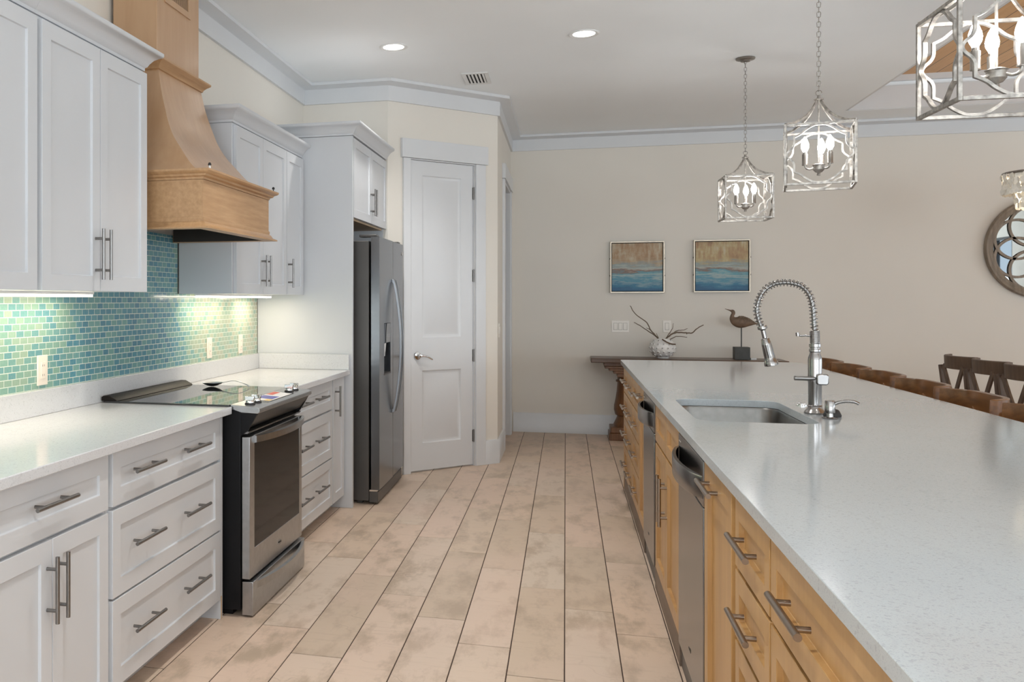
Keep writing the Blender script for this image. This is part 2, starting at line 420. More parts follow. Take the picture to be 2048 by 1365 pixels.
def lathe(bm, prof, c=(0, 0, 0), axis='Z', seg=24, caps=True, mat=None):
    c = Vector(c); rings = []
    for r, h in prof:
        if r < 1e-6: rings.append([None, h]); continue
        rings.append([[k for k in range(seg)], h, r])
    def P(r, a, h):
        x, y = r * math.cos(a), r * math.sin(a)
        p = {'Z': (x, y, h), 'X': (h, x, y), 'Y': (x, h, y)}[axis]
        p = Vector(p)
        if mat is not None: p = mat @ p
        return c + p
    vr = []
    for q in prof:
        r, h = q
        if r < 1e-6: vr.append([bm.verts.new(P(0, 0, h))])
        else: vr.append([bm.verts.new(P(r, 2 * PI * k / seg, h)) for k in range(seg)])
    for a, b in zip(vr, vr[1:]):
        if len(a) == 1 and len(b) == 1: continue
        for k in range(seg):
            k2 = (k + 1) % seg
            if len(a) == 1: bm.faces.new((a[0], b[k], b[k2]))
            elif len(b) == 1: bm.faces.new((a[k], a[k2], b[0]))
            else: bm.faces.new((a[k], a[k2], b[k2], b[k]))
    if caps:
        if len(vr[0]) > 1: bm.faces.new(vr[0])
        if len(vr[-1]) > 1: bm.faces.new(vr[-1])
    return bm
def cyl(bm, p0, p1, r, seg=14, r2=None):
    return tube(bm, [p0, p1], [r, r if r2 is None else r2], seg)
def ball(bm, c, r, sx=1, sy=1, sz=1, seg=20, n=12):
    prof = [(r * math.sin(PI * i / n), -r * math.cos(PI * i / n)) for i in range(n + 1)]
    prof[0] = (0, -r); prof[-1] = (0, r)
    return lathe(bm, prof, c, seg=seg, mat=Matrix.Diagonal((sx, sy, sz)))
def torus(bm, c, R, r, m=None, seg=24, s2=8):
    pts = []
    for k in range(seg):
        p = Vector((R * math.cos(2 * PI * k / seg), R * math.sin(2 * PI * k / seg), 0))
        pts.append(Vector(c) + (m @ p if m else p))
    return tube(bm, pts, r, s2, closed=True)
def shaker(bm, mp, u0, u1, v0, v1, t=.02, rail=.057, rec=.009, railv=None):
    """recessed-panel front; u across, v up, w outwards (0 = face)"""
    rv = rail if railv is None else railv
    def rg(i, j, w): return [bm.verts.new(mp(*p)) for p in ((u0 + i, v0 + j, w), (u1 - i, v0 + j, w), (u1 - i, v1 - j, w), (u0 + i, v1 - j, w))]
    rings = [rg(0, 0, -t), rg(0, 0, 0), rg(rail, rv, 0), rg(rail + .001, rv + .001, -rec)]
    bm.faces.new(rings[0]); bm.faces.new(rings[-1])
    for a, b in zip(rings, rings[1:]):
        for k in range(4): bm.faces.new((a[k], a[(k + 1) % 4], b[(k + 1) % 4], b[k]))
    return bm
def pull(mp, u, v, length, vertical, so=.034, r=.0062, post=.62):
    """bar pull on two posts"""
    bm = B(); h = length / 2; q = h * post
    d = (lambda k: (u, v + k)) if vertical else (lambda k: (u + k, v))
    a, b = d(-h), d(h)
    r = .0072 if so < .032 else r
    tube(bm, [mp(*a, so), mp(*b, so)], r, 14)
    for k in (-q, q):
        e = d(k); tube(bm, [mp(*e, 0.0), mp(*e, so)], r * .85, 10)
    return bm
def rrect(x0, x1, y0, y1, r, n=6):
    out = []
    for cx, cy, a0 in ((x1 - r, y0 + r, -PI / 2), (x1 - r, y1 - r, 0), (x0 + r, y1 - r, PI / 2), (x0 + r, y0 + r, PI)):
        for k in range(n + 1):
            a = a0 + PI / 2 * k / n; out.append((cx + r * math.cos(a), cy + r * math.sin(a)))
    return out
def sweep(bm, path, prof, closed_ends=True):
    """moulding: path in plan with the room on its right, prof = (offset to the room, z)"""
    path = [Vector((p[0], p[1])) for p in path]; n = len(path); rings = []
    for i in range(n):
        ds = []
        if i > 0: ds.append((path[i] - path[i - 1]).normalized())
        if i < n - 1: ds.append((path[i + 1] - path[i]).normalized())
        ns = [Vector((d.y, -d.x)) for d in ds]
        if len(ns) == 2:
            m = (ns[0] + ns[1]).normalized(); m = m / max(.3, m.dot(ns[0]))
        else: m = ns[0]
        rings.append([bm.verts.new((path[i].x + m.x * o, path[i].y + m.y * o, z)) for o, z in prof])
    k = len(prof)
    for a, b in zip(rings, rings[1:]):
        for j in range(k): bm.faces.new((a[j], a[(j + 1) % k], b[(j + 1) % k], b[j]))
    bm.faces.new(rings[0]); bm.faces.new(rings[-1])
    return bm
def bez(p, n=12):
    """Catmull-Rom through points"""
    p = [Vector(q) for q in p]; out = []
    for i in range(len(p) - 1):
        a = p[max(i - 1, 0)]; b = p[i]; c = p[i + 1]; d = p[min(i + 2, len(p) - 1)]
        for k in range(n):
            t = k / n
            out.append(.5 * ((2 * b) + (c - a) * t + (2 * a - 5 * b + 4 * c - d) * t * t + (3 * b - a - 3 * c + d) * t ** 3))
    out.append(p[-1]); return out
def text(body, size, loc, rot, mat, parent, name='lettering', ext=.0004):
    c = bpy.data.curves.new(name, 'FONT'); c.body = body; c.size = size; c.extrude = ext; c.align_x = 'CENTER'; c.align_y = 'CENTER'
    c.materials.append(mat)
    tmp = bpy.data.objects.new(name, c); COL.objects.link(tmp); bpy.context.view_layer.update()
    me = bpy.data.meshes.new_from_object(tmp.evaluated_get(bpy.context.evaluated_depsgraph_get())); bpy.data.objects.remove(tmp)
    o = bpy.data.objects.new(name, me); COL.objects.link(o); o.parent = parent
    o.location = Vector(loc) - ORG[parent.name]; o.rotation_euler = rot
    return o

# ================================================================== SETTING
def floor_mesh():
    rnd = random.Random(4)
    bm = B(); lay = bm.faces.layers.float_vector.new('tint')
    box(bm, -2.6, RIGHT_X + .1, REAR_Y - .1, BACK_Y + .15, -.05, -.0022, mi=1)
    pitch, ln, gx, gy = .2035, 1.082, .0021, .0031
    for k in range(-12, 40):
        x0 = -.004 + pitch * k
        off = (.21 - .27 * (k + 1)) % ln
        for j in range(-5, 10):
            y0 = off + j * ln
            a, b_, c, d = x0 + gx, x0 + pitch - gx, max(y0 + gy, REAR_Y - .1), min(y0 + ln - gy, BACK_Y + .15)
            if d - c < .01 or a > RIGHT_X + .1: continue
            t = (rnd.random(), rnd.random(), rnd.random())
            e = .0012
            lo = [bm.verts.new(p) for p in ((a, c, -.007), (b_, c, -.007), (b_, d, -.007), (a, d, -.007))]
            md = [bm.verts.new(p) for p in ((a, c, -e), (b_, c, -e), (b_, d, -e), (a, d, -e))]
            hi = [bm.verts.new(p) for p in ((a + e, c + e, 0), (b_ - e, c + e, 0), (b_ - e, d - e, 0), (a + e, d - e, 0))]
            fs = [bm.faces.new(hi)]
            for q in range(4):
                fs.append(bm.faces.new((lo[q], lo[(q + 1) % 4], md[(q + 1) % 4], md[q])))
                fs.append(bm.faces.new((md[q], md[(q + 1) % 4], hi[(q + 1) % 4], hi[q])))
            for f in fs: f[lay] = t
    return bm
struct('floor', 'wood-look porcelain plank tile floor with dark grout', 'floor', floor_mesh(), [MT['floor'], MT['grout']])

bm = B()
TX0, TX1, TY0, TY1, TZ = 2.407, 6.9, 1.2, 9.309, 3.335
for q in ((-2.6, TX0, REAR_Y - .1, BACK_Y + .15), (TX0, RIGHT_X + .1, TY1, BACK_Y + .15), (TX0, RIGHT_X + .1, REAR_Y - .1, TY0), (TX1, RIGHT_X + .1, TY0, TY1)):
    box(bm, *q, CEIL, CEIL + .12)
box(bm, TX0 - .1, TX0, TY0, TY1, CEIL + .12, TZ); box(bm, TX1, TX1 + .1, TY0, TY1, CEIL + .12, TZ)
box(bm, TX0 - .1, TX1 + .1, TY1, TY1 + .1, CEIL + .12, TZ); box(bm, TX0 - .1, TX1 + .1, TY0 - .1, TY0, CEIL + .12, TZ)
struct('ceiling', 'flat off-white ceiling with a raised tray over the dining side', 'ceiling', bm, MT['ceil'])
bm = B(); box(bm, TX0 - .1, TX1 + .1, TY0 - .1, TY1 + .1, TZ, TZ + .05)
struct('ceiling_planks', 'honey pine plank panel inside the ceiling tray', 'ceiling', bm, MT['pine'])
bm = B()
for q in ((TX0, TX1, TY1 - .022, TY1), (TX0, TX1, TY0, TY0 + .022)):
    box(bm, *q, CEIL + .002, CEIL + .20)
for q in ((TX0, TX0 + .022, TY0, TY1), (TX1 - .022, TX1, TY0, TY1)):
    box(bm, *q, CEIL + .002, CEIL + .20)
for q in ((TX0, TX1, TY1 - .05, TY1), (TX0, TX1, TY0, TY0 + .05), (TX0, TX0 + .05, TY0, TY1), (TX1 - .05, TX1, TY0, TY1)):
    box(bm, *q, TZ - .05, TZ)
struct('trim_2', 'white stepped trim boards lining the ceiling tray', 'trim', bm, MT['trim'])

def wallseg(bm, a, b_, thick, holes=(), z1=CEIL + .05):
    """wall from a to b (plan), thickness to the left of the direction; holes (t0,t1,z0,z1)"""
    a = Vector(a); d = Vector(b_) - a; L = d.length; d.normalize(); nn = Vector((-d.y, d.x))
    mp = lambda u, v, w: (a.x + d.x * u + nn.x * v, a.y + d.y * u + nn.y * v, w)
    cuts = sorted(holes); u = 0.0
    for t0, t1, h0, h1 in cuts:
        if t0 > u: box(bm, u, t0, 0, thick, 0, z1, mp)
        if h0 > 0: box(bm, t0, t1, 0, thick, 0, h0, mp)
        box(bm, t0, t1, 0, thick, h1, z1, mp); u = t1
    if L > u: box(bm, u, L, 0, thick, 0, z1, mp)
    return bm
WX = -2.06
R_X = L2W(WX, 7.1)[0]
bm = B(); box(bm, WX - .12, WX, REAR_Y - .1, 7.25, 0, CEIL + .05)
struct('wall_left', 'cream painted wall behind the white cabinets', 'wall', bm, MT['wall'], 'L')
bm = B(); wallseg(bm, (R_X - .1, 7.10), (-1.323, 7.10), .12)
struct('wall_return', 'short cream wall beside the refrigerator', 'wall', bm, MT['wall'])
D0, D1, DH = .213, .886, 2.468
bm = B(); wallseg(bm, P_O, (-.548, 7.932), .11, [(D0, D1, 0, DH)])
struct('wall_pantry', 'angled cream wall holding the pantry door', 'wall', bm, MT['wall'])
HO0, HO1, HH = 8.66, 9.60, 2.45
bm = B(); wallseg(bm, (-.548, 7.932), (-.548, BACK_Y), .12, [(HO0 - 7.932, HO1 - 7.932, 0, HH)])
struct('wall_hall', 'short cream wall with a cased opening beside the back wall', 'wall', bm, MT['wall'])
bm = B(); wallseg(bm, (-2.2, BACK_Y), (RIGHT_X + .1, BACK_Y), .12)
struct('wall_back', 'wide cream back wall behind the console table', 'wall', bm, MT['wall'])
bm = B(); box(bm, -1.9, -1.8, 8.1, BACK_Y, 0, CEIL); box(bm, -1.8, -.67, 8.1, 8.2, 0, CEIL)
struct('wall_closet', 'pale walls of the passage beyond the cased opening', 'wall', bm, MT['wall'])
WR = [(-2.8, -.45), (1.6, 4.2), (5.2, 8.2)]
bm = B(); wallseg(bm, (RIGHT_X, BACK_Y + .1), (RIGHT_X, REAR_Y - .1), .14, sorted((BACK_Y + .1 - b_, BACK_Y + .1 - a, .12, 2.55) for a, b_ in WR))
struct('wall_right', 'cream dining side wall with tall windows', 'wall', bm, MT['wall'])
WB = [(-1.8, 1.4), (2.8, 6.8)]
bm = B(); wallseg(bm, (RIGHT_X + .1, REAR_Y), (-2.4, REAR_Y), .14, sorted((RIGHT_X + .1 - b_, RIGHT_X + .1 - a, .12, 2.55) for a, b_ in WB))
struct('wall_rear', 'cream rear wall with wide glazed doors', 'wall', bm, MT['wall'])
def window(name, label, horiz, a, b_, pos, panes):
    bm = B(); t = .05
    mp = (lambda u, v, w: (u, pos - v, w)) if horiz else (lambda u, v, w: (pos + v, u, w))
    box(bm, a, b_, 0, .1, .12, .12 + t, mp); box(bm, a, b_, 0, .1, 2.55 - t, 2.55, mp)
    for i in range(panes + 1):
        c = a + (b_ - a) * i / panes
        box(bm, max(a, c - t / 2), min(b_, c + t / 2), 0, .1, .12 + t, 2.55 - t, mp)
    return struct(name, label, 'window', bm, MT['bronze_win'])
window('window_1', 'dark framed glazed door on the dining wall nearest the camera', False, *WR[0], RIGHT_X, 3)
window('window_2', 'dark framed window on the dining wall near the back', False, *WR[2], RIGHT_X, 3)
window('window_5', 'dark framed window in the middle of the dining wall', False, *WR[1], RIGHT_X, 3)
window('window_3', 'dark framed glazed door on the rear wall behind the island', True, *WB[0], REAR_Y, 3)
window('window_4', 'dark framed glazed door on the rear wall behind the dining side', True, *WB[1], REAR_Y, 4)

CROWN = [(0, 2.893), (.02, 2.893), (.02, 3.008), (.028, 3.012), (.086, 3.02), (.1, 3.024), (.1, CEIL - .001), (0, CEIL - .001)]
PATH = [L2W(WX, REAR_Y + .3), (R_X, 7.10), (-1.323, 7.10), (-.548, 7.932), (-.548, BACK_Y), (RIGHT_X, BACK_Y)]
bm = B(); sweep(bm, PATH, CROWN)
struct('trim_1', 'white two-step crown moulding running round the ceiling edge', 'trim', bm, MT['trim'])
BASE = [(0, 0), (.018, 0), (.018, .19), (.012, .198), (0, .198)]
def pw(u, off=0.0):
    v = FR['P'] @ Vector((u, off, 0)); return (v.x, v.y)
CL0, CL1 = D0 - .07, D1 + .105
bm = B(); sweep(bm, [pw(CL1), (-.548, 7.932), (-.548, HO0 - .115)], BASE)
struct('baseboard_hall', 'tall white baseboard turning the corner beside the pantry door', 'baseboard', bm, MT['trim'])
bm = B(); sweep(bm, [(-.548 + .025, BACK_Y), (RIGHT_X, BACK_Y)], BASE)
struct('baseboard_back', 'tall white baseboard along the back wall', 'baseboard', bm, MT['trim'])

# pantry door (frame P: x along the wall, room on -y)
MP = lambda off: (lambda u, v, w: (u, off - w, v))
def panel_door(bm, mp, u0, u1, v0, v1, panels, t=.035):
    us = [u0, panels[0][0], panels[0][1], u1]
    box(bm, u0, us[1], v0, v1, -t, 0, mp); box(bm, us[2], u1, v0, v1, -t, 0, mp)
    zs = [v0] + [z for p in sorted(panels, key=lambda p: p[2]) for z in (p[2], p[3])] + [v1]
    for i in range(0, len(zs), 2): box(bm, us[1], us[2], zs[i], zs[i + 1], -t, 0, mp)
    for a, b_, c, d in panels:
        rings = []
        for ins, w in ((0, 0), (.006, -.008), (.014, -.011), (.03, -.010), (.055, -.0035)):
            rings.append([bm.verts.new(mp(*q)) for q in ((a + ins, c + ins, w), (b_ - ins, c + ins, w), (b_ - ins, d - ins, w), (a + ins, d - ins, w))])
        for r0, r1 in zip(rings, rings[1:]):
            for k in range(4): bm.faces.new((r0[k], r0[(k + 1) % 4], r1[(k + 1) % 4], r1[k]))
        bm.faces.new(rings[-1])
    return bm
bm = panel_door(B(), MP(.012), D0 + .008, D1 - .010, .012, DH - .010, [(D0 + .137, D1 - .137, 1.06, 2.345), (D0 + .137, D1 - .137, .225, .80)])
door = struct('door_1', 'white two-panel pantry door in the angled wall', 'door', bm, MT['trim'], 'P')
bm = B(); box(bm, CL0, D0, 0, DH, 0, .02, MP(0)); box(bm, D1, CL1, 0, DH, 0, .02, MP(0))
box(bm, D0, D1, DH - .008, DH + .0, -.10, .012, MP(0)); box(bm, D0 + .0005, D0 + .007, 0, DH - .009, -.10, -.001, MP(0)); box(bm, D1 - .007, D1 - .0005, 0, DH - .009, -.10, -.001, MP(0))
obj('casing', bm, MT['trim'], door, bev=.002)
bm = B(); box(bm, CL0 - .018, CL1 + .022, DH + .002, DH + .15, 0, .027, MP(0))
obj('head_casing', bm, MT['trim'], door, bev=.002)
bm = B()
mp = MP(.012); hu = D0 + .085
lathe(bm, [(0, .0), (.032, 0), (.034, .004), (.030, .011), (.012, .014), (.011, .045), (0, .046)], (0, 0, 0), 'Z', 22)
for v in bm.verts: v.co = Vector(mp(hu + v.co.x, .918 + v.co.y, v.co.z))
tube(bm, [mp(*p) for p in bez([(hu, .918, .042), (hu + .03, .918, .052), (hu + .07, .908, .052), (hu + .105, .893, .046), (hu + .118, .888, .043)], 6)], [.009] * 6 + [.008] * 6 + [.0075] * 6 + [.007] * 7, 10)
obj('lever_handle', bm, MT['chrome'], door)
for hz in (2.232, 1.557, .905, .246):
    bm = B(); cyl(bm, mp(D1 - .005, hz - .052, .006), mp(D1 - .005, hz + .052, .006), .0065, 10)
    box(bm, D1 - .016, D1 - .004, hz - .048, hz + .048, .0, .003, mp)
    obj('hinge', bm, MT['nickel'], door)

# cased opening in the hall wall
bm = B(); mp = lambda u, v, w: (-.548 + w, u, v)
box(bm, HO0 - .11, HO0, 0, HH, 0, .022, mp); box(bm, HO1, HO1 + .11, 0, HH, 0, .022, mp)
box(bm, HO0, HO0 + .018, 0, HH, -.125, .012, mp); box(bm, HO1 - .018, HO1, 0, HH, -.125, .012, mp); box(bm, HO0, HO1, HH - .018, HH, -.125, .012, mp)
d2 = struct('door_2', 'white cased opening at the end of the short hall wall', 'door', bm, MT['trim'], bev=.002)
bm = B(); box(bm, HO0 - .135, HO1 + .135, HH + .002, HH + .135, 0, .03, mp)
obj('head_casing', bm, MT['trim'], d2, bev=.002)

# ================================================================== LEFT RUN (frame L)
ML = lambda xf: (lambda u, v, w: (xf + w, u, v))
MI = lambda xf: (lambda u, v, w: (xf - w, u, v))
def cabinet(name, label, mp, u0, u1, z0, z1, depth, fronts, frame, mat, pmat, toe=0.0, cat='cabinet', group=None, toemat=None, so=.034, rail=.057, toe_in=.07, low=None, back=.0205, rec=.009):
    root = thing(name, label, cat, mp((u0 + u1) / 2, z0, -depth / 2), frame, group)
    bm = B(); box(bm, u0 + .0006, u1 - .0006, z0 + toe, low or z1, -depth, -back, mp)
    if low: box(bm, u0 + .0006, u1 - .0006, low, z1, -back - .004, -back, mp)
    obj('carcass', bm, mat, root, bev=.001)
    if toe:
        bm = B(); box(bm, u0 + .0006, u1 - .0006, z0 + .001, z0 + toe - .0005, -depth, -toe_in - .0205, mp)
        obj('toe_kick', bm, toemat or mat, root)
    for f in fronts:
        kind, a, b_, c, d, pulls = f[:6]
        rl = f[6] if len(f) > 6 else rail
        bm = shaker(B(), mp, a, b_, c, d, .02, rl, rec, f[7] if len(f) > 7 else None)
        fo = obj(kind, bm, mat, root, bev=.0012)
        for u, v, ln, vert in pulls:
            obj('handle', pull(mp, u, v, ln, vert, so), pmat, fo)
    return root
CAB, NI = MT['cab'], MT['nickel']
XB = -1.445
TOPL, TL = .903, .032
cz = TOPL - TL - .001
def drawers(u0, u1, hs, ln):
    zr = ((.684, .862, .783), (.384, .672, .540), (.088, .376, .248))
    return [('drawer', u0 + .004, u1 - .004, a, b_, [(h, c, ln, False) for h in hs]) for a, b_, c in zr]
cabinet('base_cabinet', 'white base cabinet with one drawer over two doors at the left picture edge', ML(XB), 2.05, 2.735, 0, cz, .59,
        [('drawer', 2.056, 2.722, .684, .862, [(2.365, .783, .22, False)]),
         ('door', 2.056, 2.385, .088, .672, [(2.358, .535, .19, True)]), ('door', 2.389, 2.722, .088, .672, [(2.416, .535, .19, True)])],
        'L', CAB, NI, .10)
cabinet('base_cabinet', 'white three-drawer base cabinet just left of the range', ML(XB), 2.737, 3.722, 0, cz, .59,
        drawers(2.748, 3.716, (2.975, 3.405), .23), 'L', CAB, NI, .10)
bm = B(); box(bm, 3.7235, 3.745, .0, cz, -.59, -.003, ML(XB))
# the exposed end panel beside the range, with its raw plywood edge
ep = single('end_panel', 'white cabinet end panel running to the floor against the range', 'panel', bm, CAB, (-1.7, 3.73, 0), 'L', bev=.001)
bm = B(); box(bm, 3.7235, 3.7335, .002, .098, -.0028, -.0012, ML(XB)); obj('plywood_edge', bm, MT['cabin'], ep)
cabinet('base_cabinet', 'white three-drawer base cabinet right of the range', ML(XB), 4.60, 5.628, 0, cz, .59,
        drawers(4.604, 5.622, (4.945, 5.30), .235), 'L', CAB, NI, .10)
cabinet('base_cabinet', 'narrow white base cabinet with one tall door beside the refrigerator panel', ML(XB), 5.63, 5.935, 0, cz, .59,
        [('door', 5.64, 5.925, .088, .862, [(5.685, .724, .19, True)])], 'L', CAB, NI, .10)
cabinet('base_cabinet', 'white base cabinet cut by the lower left picture corner', ML(XB), 1.05, 2.048, 0, cz, .59,
        drawers(1.056, 2.042, (1.3, 1.79), .23), 'L', CAB, NI, .10)

# worktop with a notch for the range
bm = B()
prism(bm, [(-2.046, 1.05), (-1.408, 1.05), (-1.408, 3.752), (-2.0, 3.752), (-2.0, 4.588), (-1.408, 4.588), (-1.408, 5.935), (-2.046, 5.935)], TOPL - TL, TOPL, XYZ)
ct = single('countertop', 'long white quartz worktop along the left wall, notched around the range', 'countertop', bm, MT['quartz'], (-1.7, 2.5, TOPL - TL), 'L', bev=.003)
bm = B(); box(bm, -2.046, -2.028, 1.05, 5.935, TOPL + .0005, TOPL + .1); obj('upstand', bm, MT['quartz'], ct, bev=.0015)
bm = B(); box(bm, -2.0275, -1.412, 5.915, 5.935, TOPL + .0005, TOPL + .1); obj('upstand', bm, MT['quartz'], ct, bev=.0015)

bm = B(); box(bm, -2.058, -2.0475, 1.0, 5.938, TOPL + .095, 1.392); box(bm, -2.058, -2.0475, 3.58, 4.63, 1.392, 1.70)
single('tile_backsplash', 'sea-green glass mosaic backsplash between the worktop and the wall cabinets', 'backsplash', bm, MT['mosaic'], (-2.05, 0, .9), 'L')

# tall panel, refrigerator cabinet
bm = B(); box(bm, -2.046, -1.393, 5.942, 5.972, .0, 2.432)
single('tall_end_panel', 'tall white panel between the worktop and the refrigerator', 'panel', bm, CAB, (-1.7, 5.95, 0), 'L', bev=.0015)
CPROF = [(-.06, 0), (.006, 0), (.006, .012), (.014, .018), (.020, .030), (.034, .048), (.052, .060), (.062, .064), (.066, .070), (.066, .082), (-.06, .082)]
def crown_on(root, path, z, k=1.0):
    bm = B(); sweep(bm, path, [(o, z + h * k) for o, h in CPROF]); obj('crown_molding', bm, CAB, root)
XU = -1.72
fc = cabinet('wall_cabinet', 'white two-door cabinet above the refrigerator', ML(-1.393), 5.974, 7.068, 1.902, 2.432, .64,
        [('door', 5.985, 6.532, 1.902, 2.425, [(6.505, 2.05, .19, True)]), ('door', 6.536, 7.085, 1.902, 2.425, [(6.565, 2.05, .19, True)])], 'L', CAB, NI)
crown_on(fc, [(-2.04, 5.942), (-1.393, 5.942), (-1.393, 7.068)], 2.434)
bm = B(); box(bm, 5.976, 7.066, 1.890, 1.9015, -.63, -.03, ML(-1.393)); obj('bottom_panel', bm, MT['cabin'], fc)
bm = B(); box(bm, 7.045, 7.068, 0, 1.9, -.60, -.02, ML(-1.393)); obj('side_gable', bm, CAB, fc)

# wall cabinets
UZ0, UZ1 = 1.392, 2.318
def upper(label, u0, u1, doors, crown, z1=UZ1):
    r = cabinet('wall_cabinet', label, ML(XU), u0, u1, UZ0, z1, .322, doors, 'L', CAB, NI)
    crown_on(r, crown, z1 + .001); return r
uv = 1.53
upper('white two-door wall cabinet immediately left of the wooden range hood', 2.755, 3.580,
      [('door', 2.777, 3.176, UZ0, UZ1 - .012, [(3.140, uv, .19, True)]), ('door', 3.18, 3.578, UZ0, UZ1 - .012, [(3.198, uv, .19, True)])],
      [(XU - .02, 2.7545), (XU - .02, 3.580), (-2.04, 3.580)])
upper('white wall cabinet cut off by the left picture edge', 1.95, 2.754,
      [('door', 1.955, 2.354, UZ0, UZ1 - .012, [(2.32, uv, .19, True)]), ('door', 2.358, 2.748, UZ0, UZ1 - .012, [(2.385, uv, .19, True)])],
      [(XU - .02, 1.95), (XU - .02, 2.754)])
ZB = 2.298
upper('white two-door wall cabinet immediately right of the wooden range hood', 4.634, 5.552,
      [('door', 4.655, 5.094, UZ0, ZB - .012, [(5.062, uv - .005, .18, True)]), ('door', 5.098, 5.548, UZ0, ZB - .012, [(5.130, uv - .005, .18, True)])],
      [(-2.04, 4.634), (XU - .02, 4.634), (XU - .02, 5.5525)], ZB)
upper('narrow white one-door wall cabinet against the tall refrigerator panel', 5.553, 5.939,
      [('door', 5.556, 5.925, UZ0, ZB - .012, [(5.580, uv - .005, .18, True)])], [(XU - .02, 5.553), (XU - .02, 5.939)], ZB)

# under-cabinet light bars
def ledbar(label, y0, y1, power, x0=-1.965, x1=-1.885):
    r = thing('light_bar', label, 'light', ((x0 + x1) / 2, (y0 + y1) / 2, 1.372), 'L', 'under-cabinet light bars')
    bm = B(); box(bm, x0, x1, y0, y1, 1.3815, 1.3915); obj('housing', bm, MT['white_plastic'], r)
    bm = B(); box(bm, x0 + .004, x1 - .004, y0 + .004, y1 - .004, 1.372, 1.3812); obj('lens', bm, MT['ledbar'], r)
    l = bpy.data.lights.new('light_bar_glow', 'AREA'); l.shape = 'RECTANGLE'; l.size = x1 - x0; l.size_y = y1 - y0; l.energy = power; l.color = (1, .82, .58)
    o = bpy.data.objects.new('light_bar_glow', l); COL.objects.link(o); o.parent = r; o.location = (0, 0, -.002)
ledbar('lit light bar under the white wall cabinets at the far left', 2.30, 3.43, 1.7)
ledbar('longer lit light bar under the cabinet right of the hood', 4.665, 5.29, 1.25)
ledbar('short lit light bar nearest the tall refrigerator panel', 5.47, 5.76, 1.1)

# outlets on the mosaic
def outlet(label, y, z):
    r = thing('wall_outlet', label, 'outlet', (-2.047, y, z), 'L', 'outlets on the mosaic backsplash')
    bm = B(); box(bm, -2.0472, -2.041, y - .037, y + .037, z - .06, z + .06); obj('plate', bm, MT['plate'], r, bev=.0025)
    bm = B(); box(bm, -2.0409, -2.0375, y - .017, y + .017, z - .034, z + .034); f = obj('socket_face', bm, MT['plate'], r, bev=.0015)
    for zz in (z + .019, z - .019):
        bm = B(); box(bm, -2.0374, -2.0371, y - .0075, y - .0055, zz - .004, zz + .004); box(bm, -2.0374, -2.0371, y + .0045, y + .0065, zz - .004, zz + .004)
        obj('slots', bm, MT['vent_dark'], f)
outlet('ivory outlet on the mosaic left of the range, nearest the camera', 3.30, 1.079)
outlet('ivory outlet on the mosaic just behind the range', 5.075, 1.08)
outlet('ivory outlet on the mosaic closest to the refrigerator panel', 5.60, 1.08)

# ------------------------------------------------------------------ range hood
HY, HA = 4.132, .441
hood = thing('range_hood', 'tan wooden range hood with a curved canopy and boxed chimney', 'range hood', (-1.8, HY, 1.665), 'L')
bm = B()
x1 = -1.515; y0, y1 = HY - HA, HY + HA
z0, z1 = 1.70, 1.872
for q in ((x1 - .02, x1, y0, y1), (-2.0, x1 - .02, y0, y0 + .02), (-2.0, x1 - .02, y1 - .02, y1)): box(bm, *q, z0, z1)
obj('apron', bm, MT['hood_h'], hood)
APL = [(-2.04, y0), (x1, y0), (x1, y1), (-2.04, y1)]
# sweep keeps the room on its right, so walk the band with the room side outwards
APR = list(reversed(APL))
def hsweep(name, path, prof, mat):
    bm = B(); sweep(bm, path, prof); return obj(name, bm, mat, hood)
def orient(path):  # outside must lie on the right of travel
    return path
OUT = [(-2.04, y1), (x1, y1), (x1, y0), (-2.04, y0)][::-1]
def outer(path):
    # test: right-hand normal of the front segment must point to +x
    (ax, ay), (bx, by) = path[1], path[2]
    return path if (by - ay) > 0 else path[::-1]
OUT = outer(APL)
hsweep('top_molding', OUT, [(-.10, 1.873), (.004, 1.873), (.006, 1.882), (.018, 1.886), (.022, 1.894), (.036, 1.900), (.042, 1.906), (.042, 1.914), (-.10, 1.914)], MT['hood_h'])
hsweep('bottom_molding', OUT, [(-.02, 1.699), (.003, 1.712), (.005, 1.706), (.003, 1.694), (.010, 1.690), (.018, 1.676), (.036, 1.668), (.036, 1.662), (-.02, 1.662)], MT['hood_h'])
FW = [(2.44, 0.0), (2.40, .035), (2.34, .075), (2.28, .125), (2.21, .20), (2.14, .285), (2.08, .40), (2.03, .535), (1.985, .66), (1.95, .77), (1.925, .87), (1.914, .93)]
bm = B(); lv = []
fine = bez([(a, b_, 0) for a, b_ in FW], 4)
for p in fine:
    z, w = p.x, p.y
    hw = .245 + .19 * w; xf = -1.82 + .295 * w
    lv.append([bm.verts.new(q) for q in ((-2.04, HY - hw, z), (xf, HY - hw, z), (xf, HY + hw, z), (-2.04, HY + hw, z))])
for a, b_ in zip(lv, lv[1:]):
    for k in range(4): bm.faces.new((a[k], a[(k + 1) % 4], b_[(k + 1) % 4], b_[k]))
bm.faces.new(lv[0]); bm.faces.new(lv[-1])
obj('canopy', bm, MT['hood'], hood)
bm = B(); box(bm, -2.04, -1.82, HY - .244, HY + .244, 2.4405, 3.0)
obj('chimney', bm, MT['hood'], hood, bev=.002)
CH = outer([(-2.04, HY - .245), (-1.82, HY - .245), (-1.82, HY + .245), (-2.04, HY + .245)])
hsweep('chimney_molding', CH, [(-.0, 2.395), (.006, 2.392), (.008, 2.402), (.016, 2.406), (.018, 2.414), (.030, 2.426), (.044, 2.436), (.048, 2.440), (.048, 2.448), (.001, 2.448)], MT['hood_h'])
bm = B(); mp = ML(-1.82)
g0, g1, h0, h1 = 3.965, 4.262, 2.735, 2.93
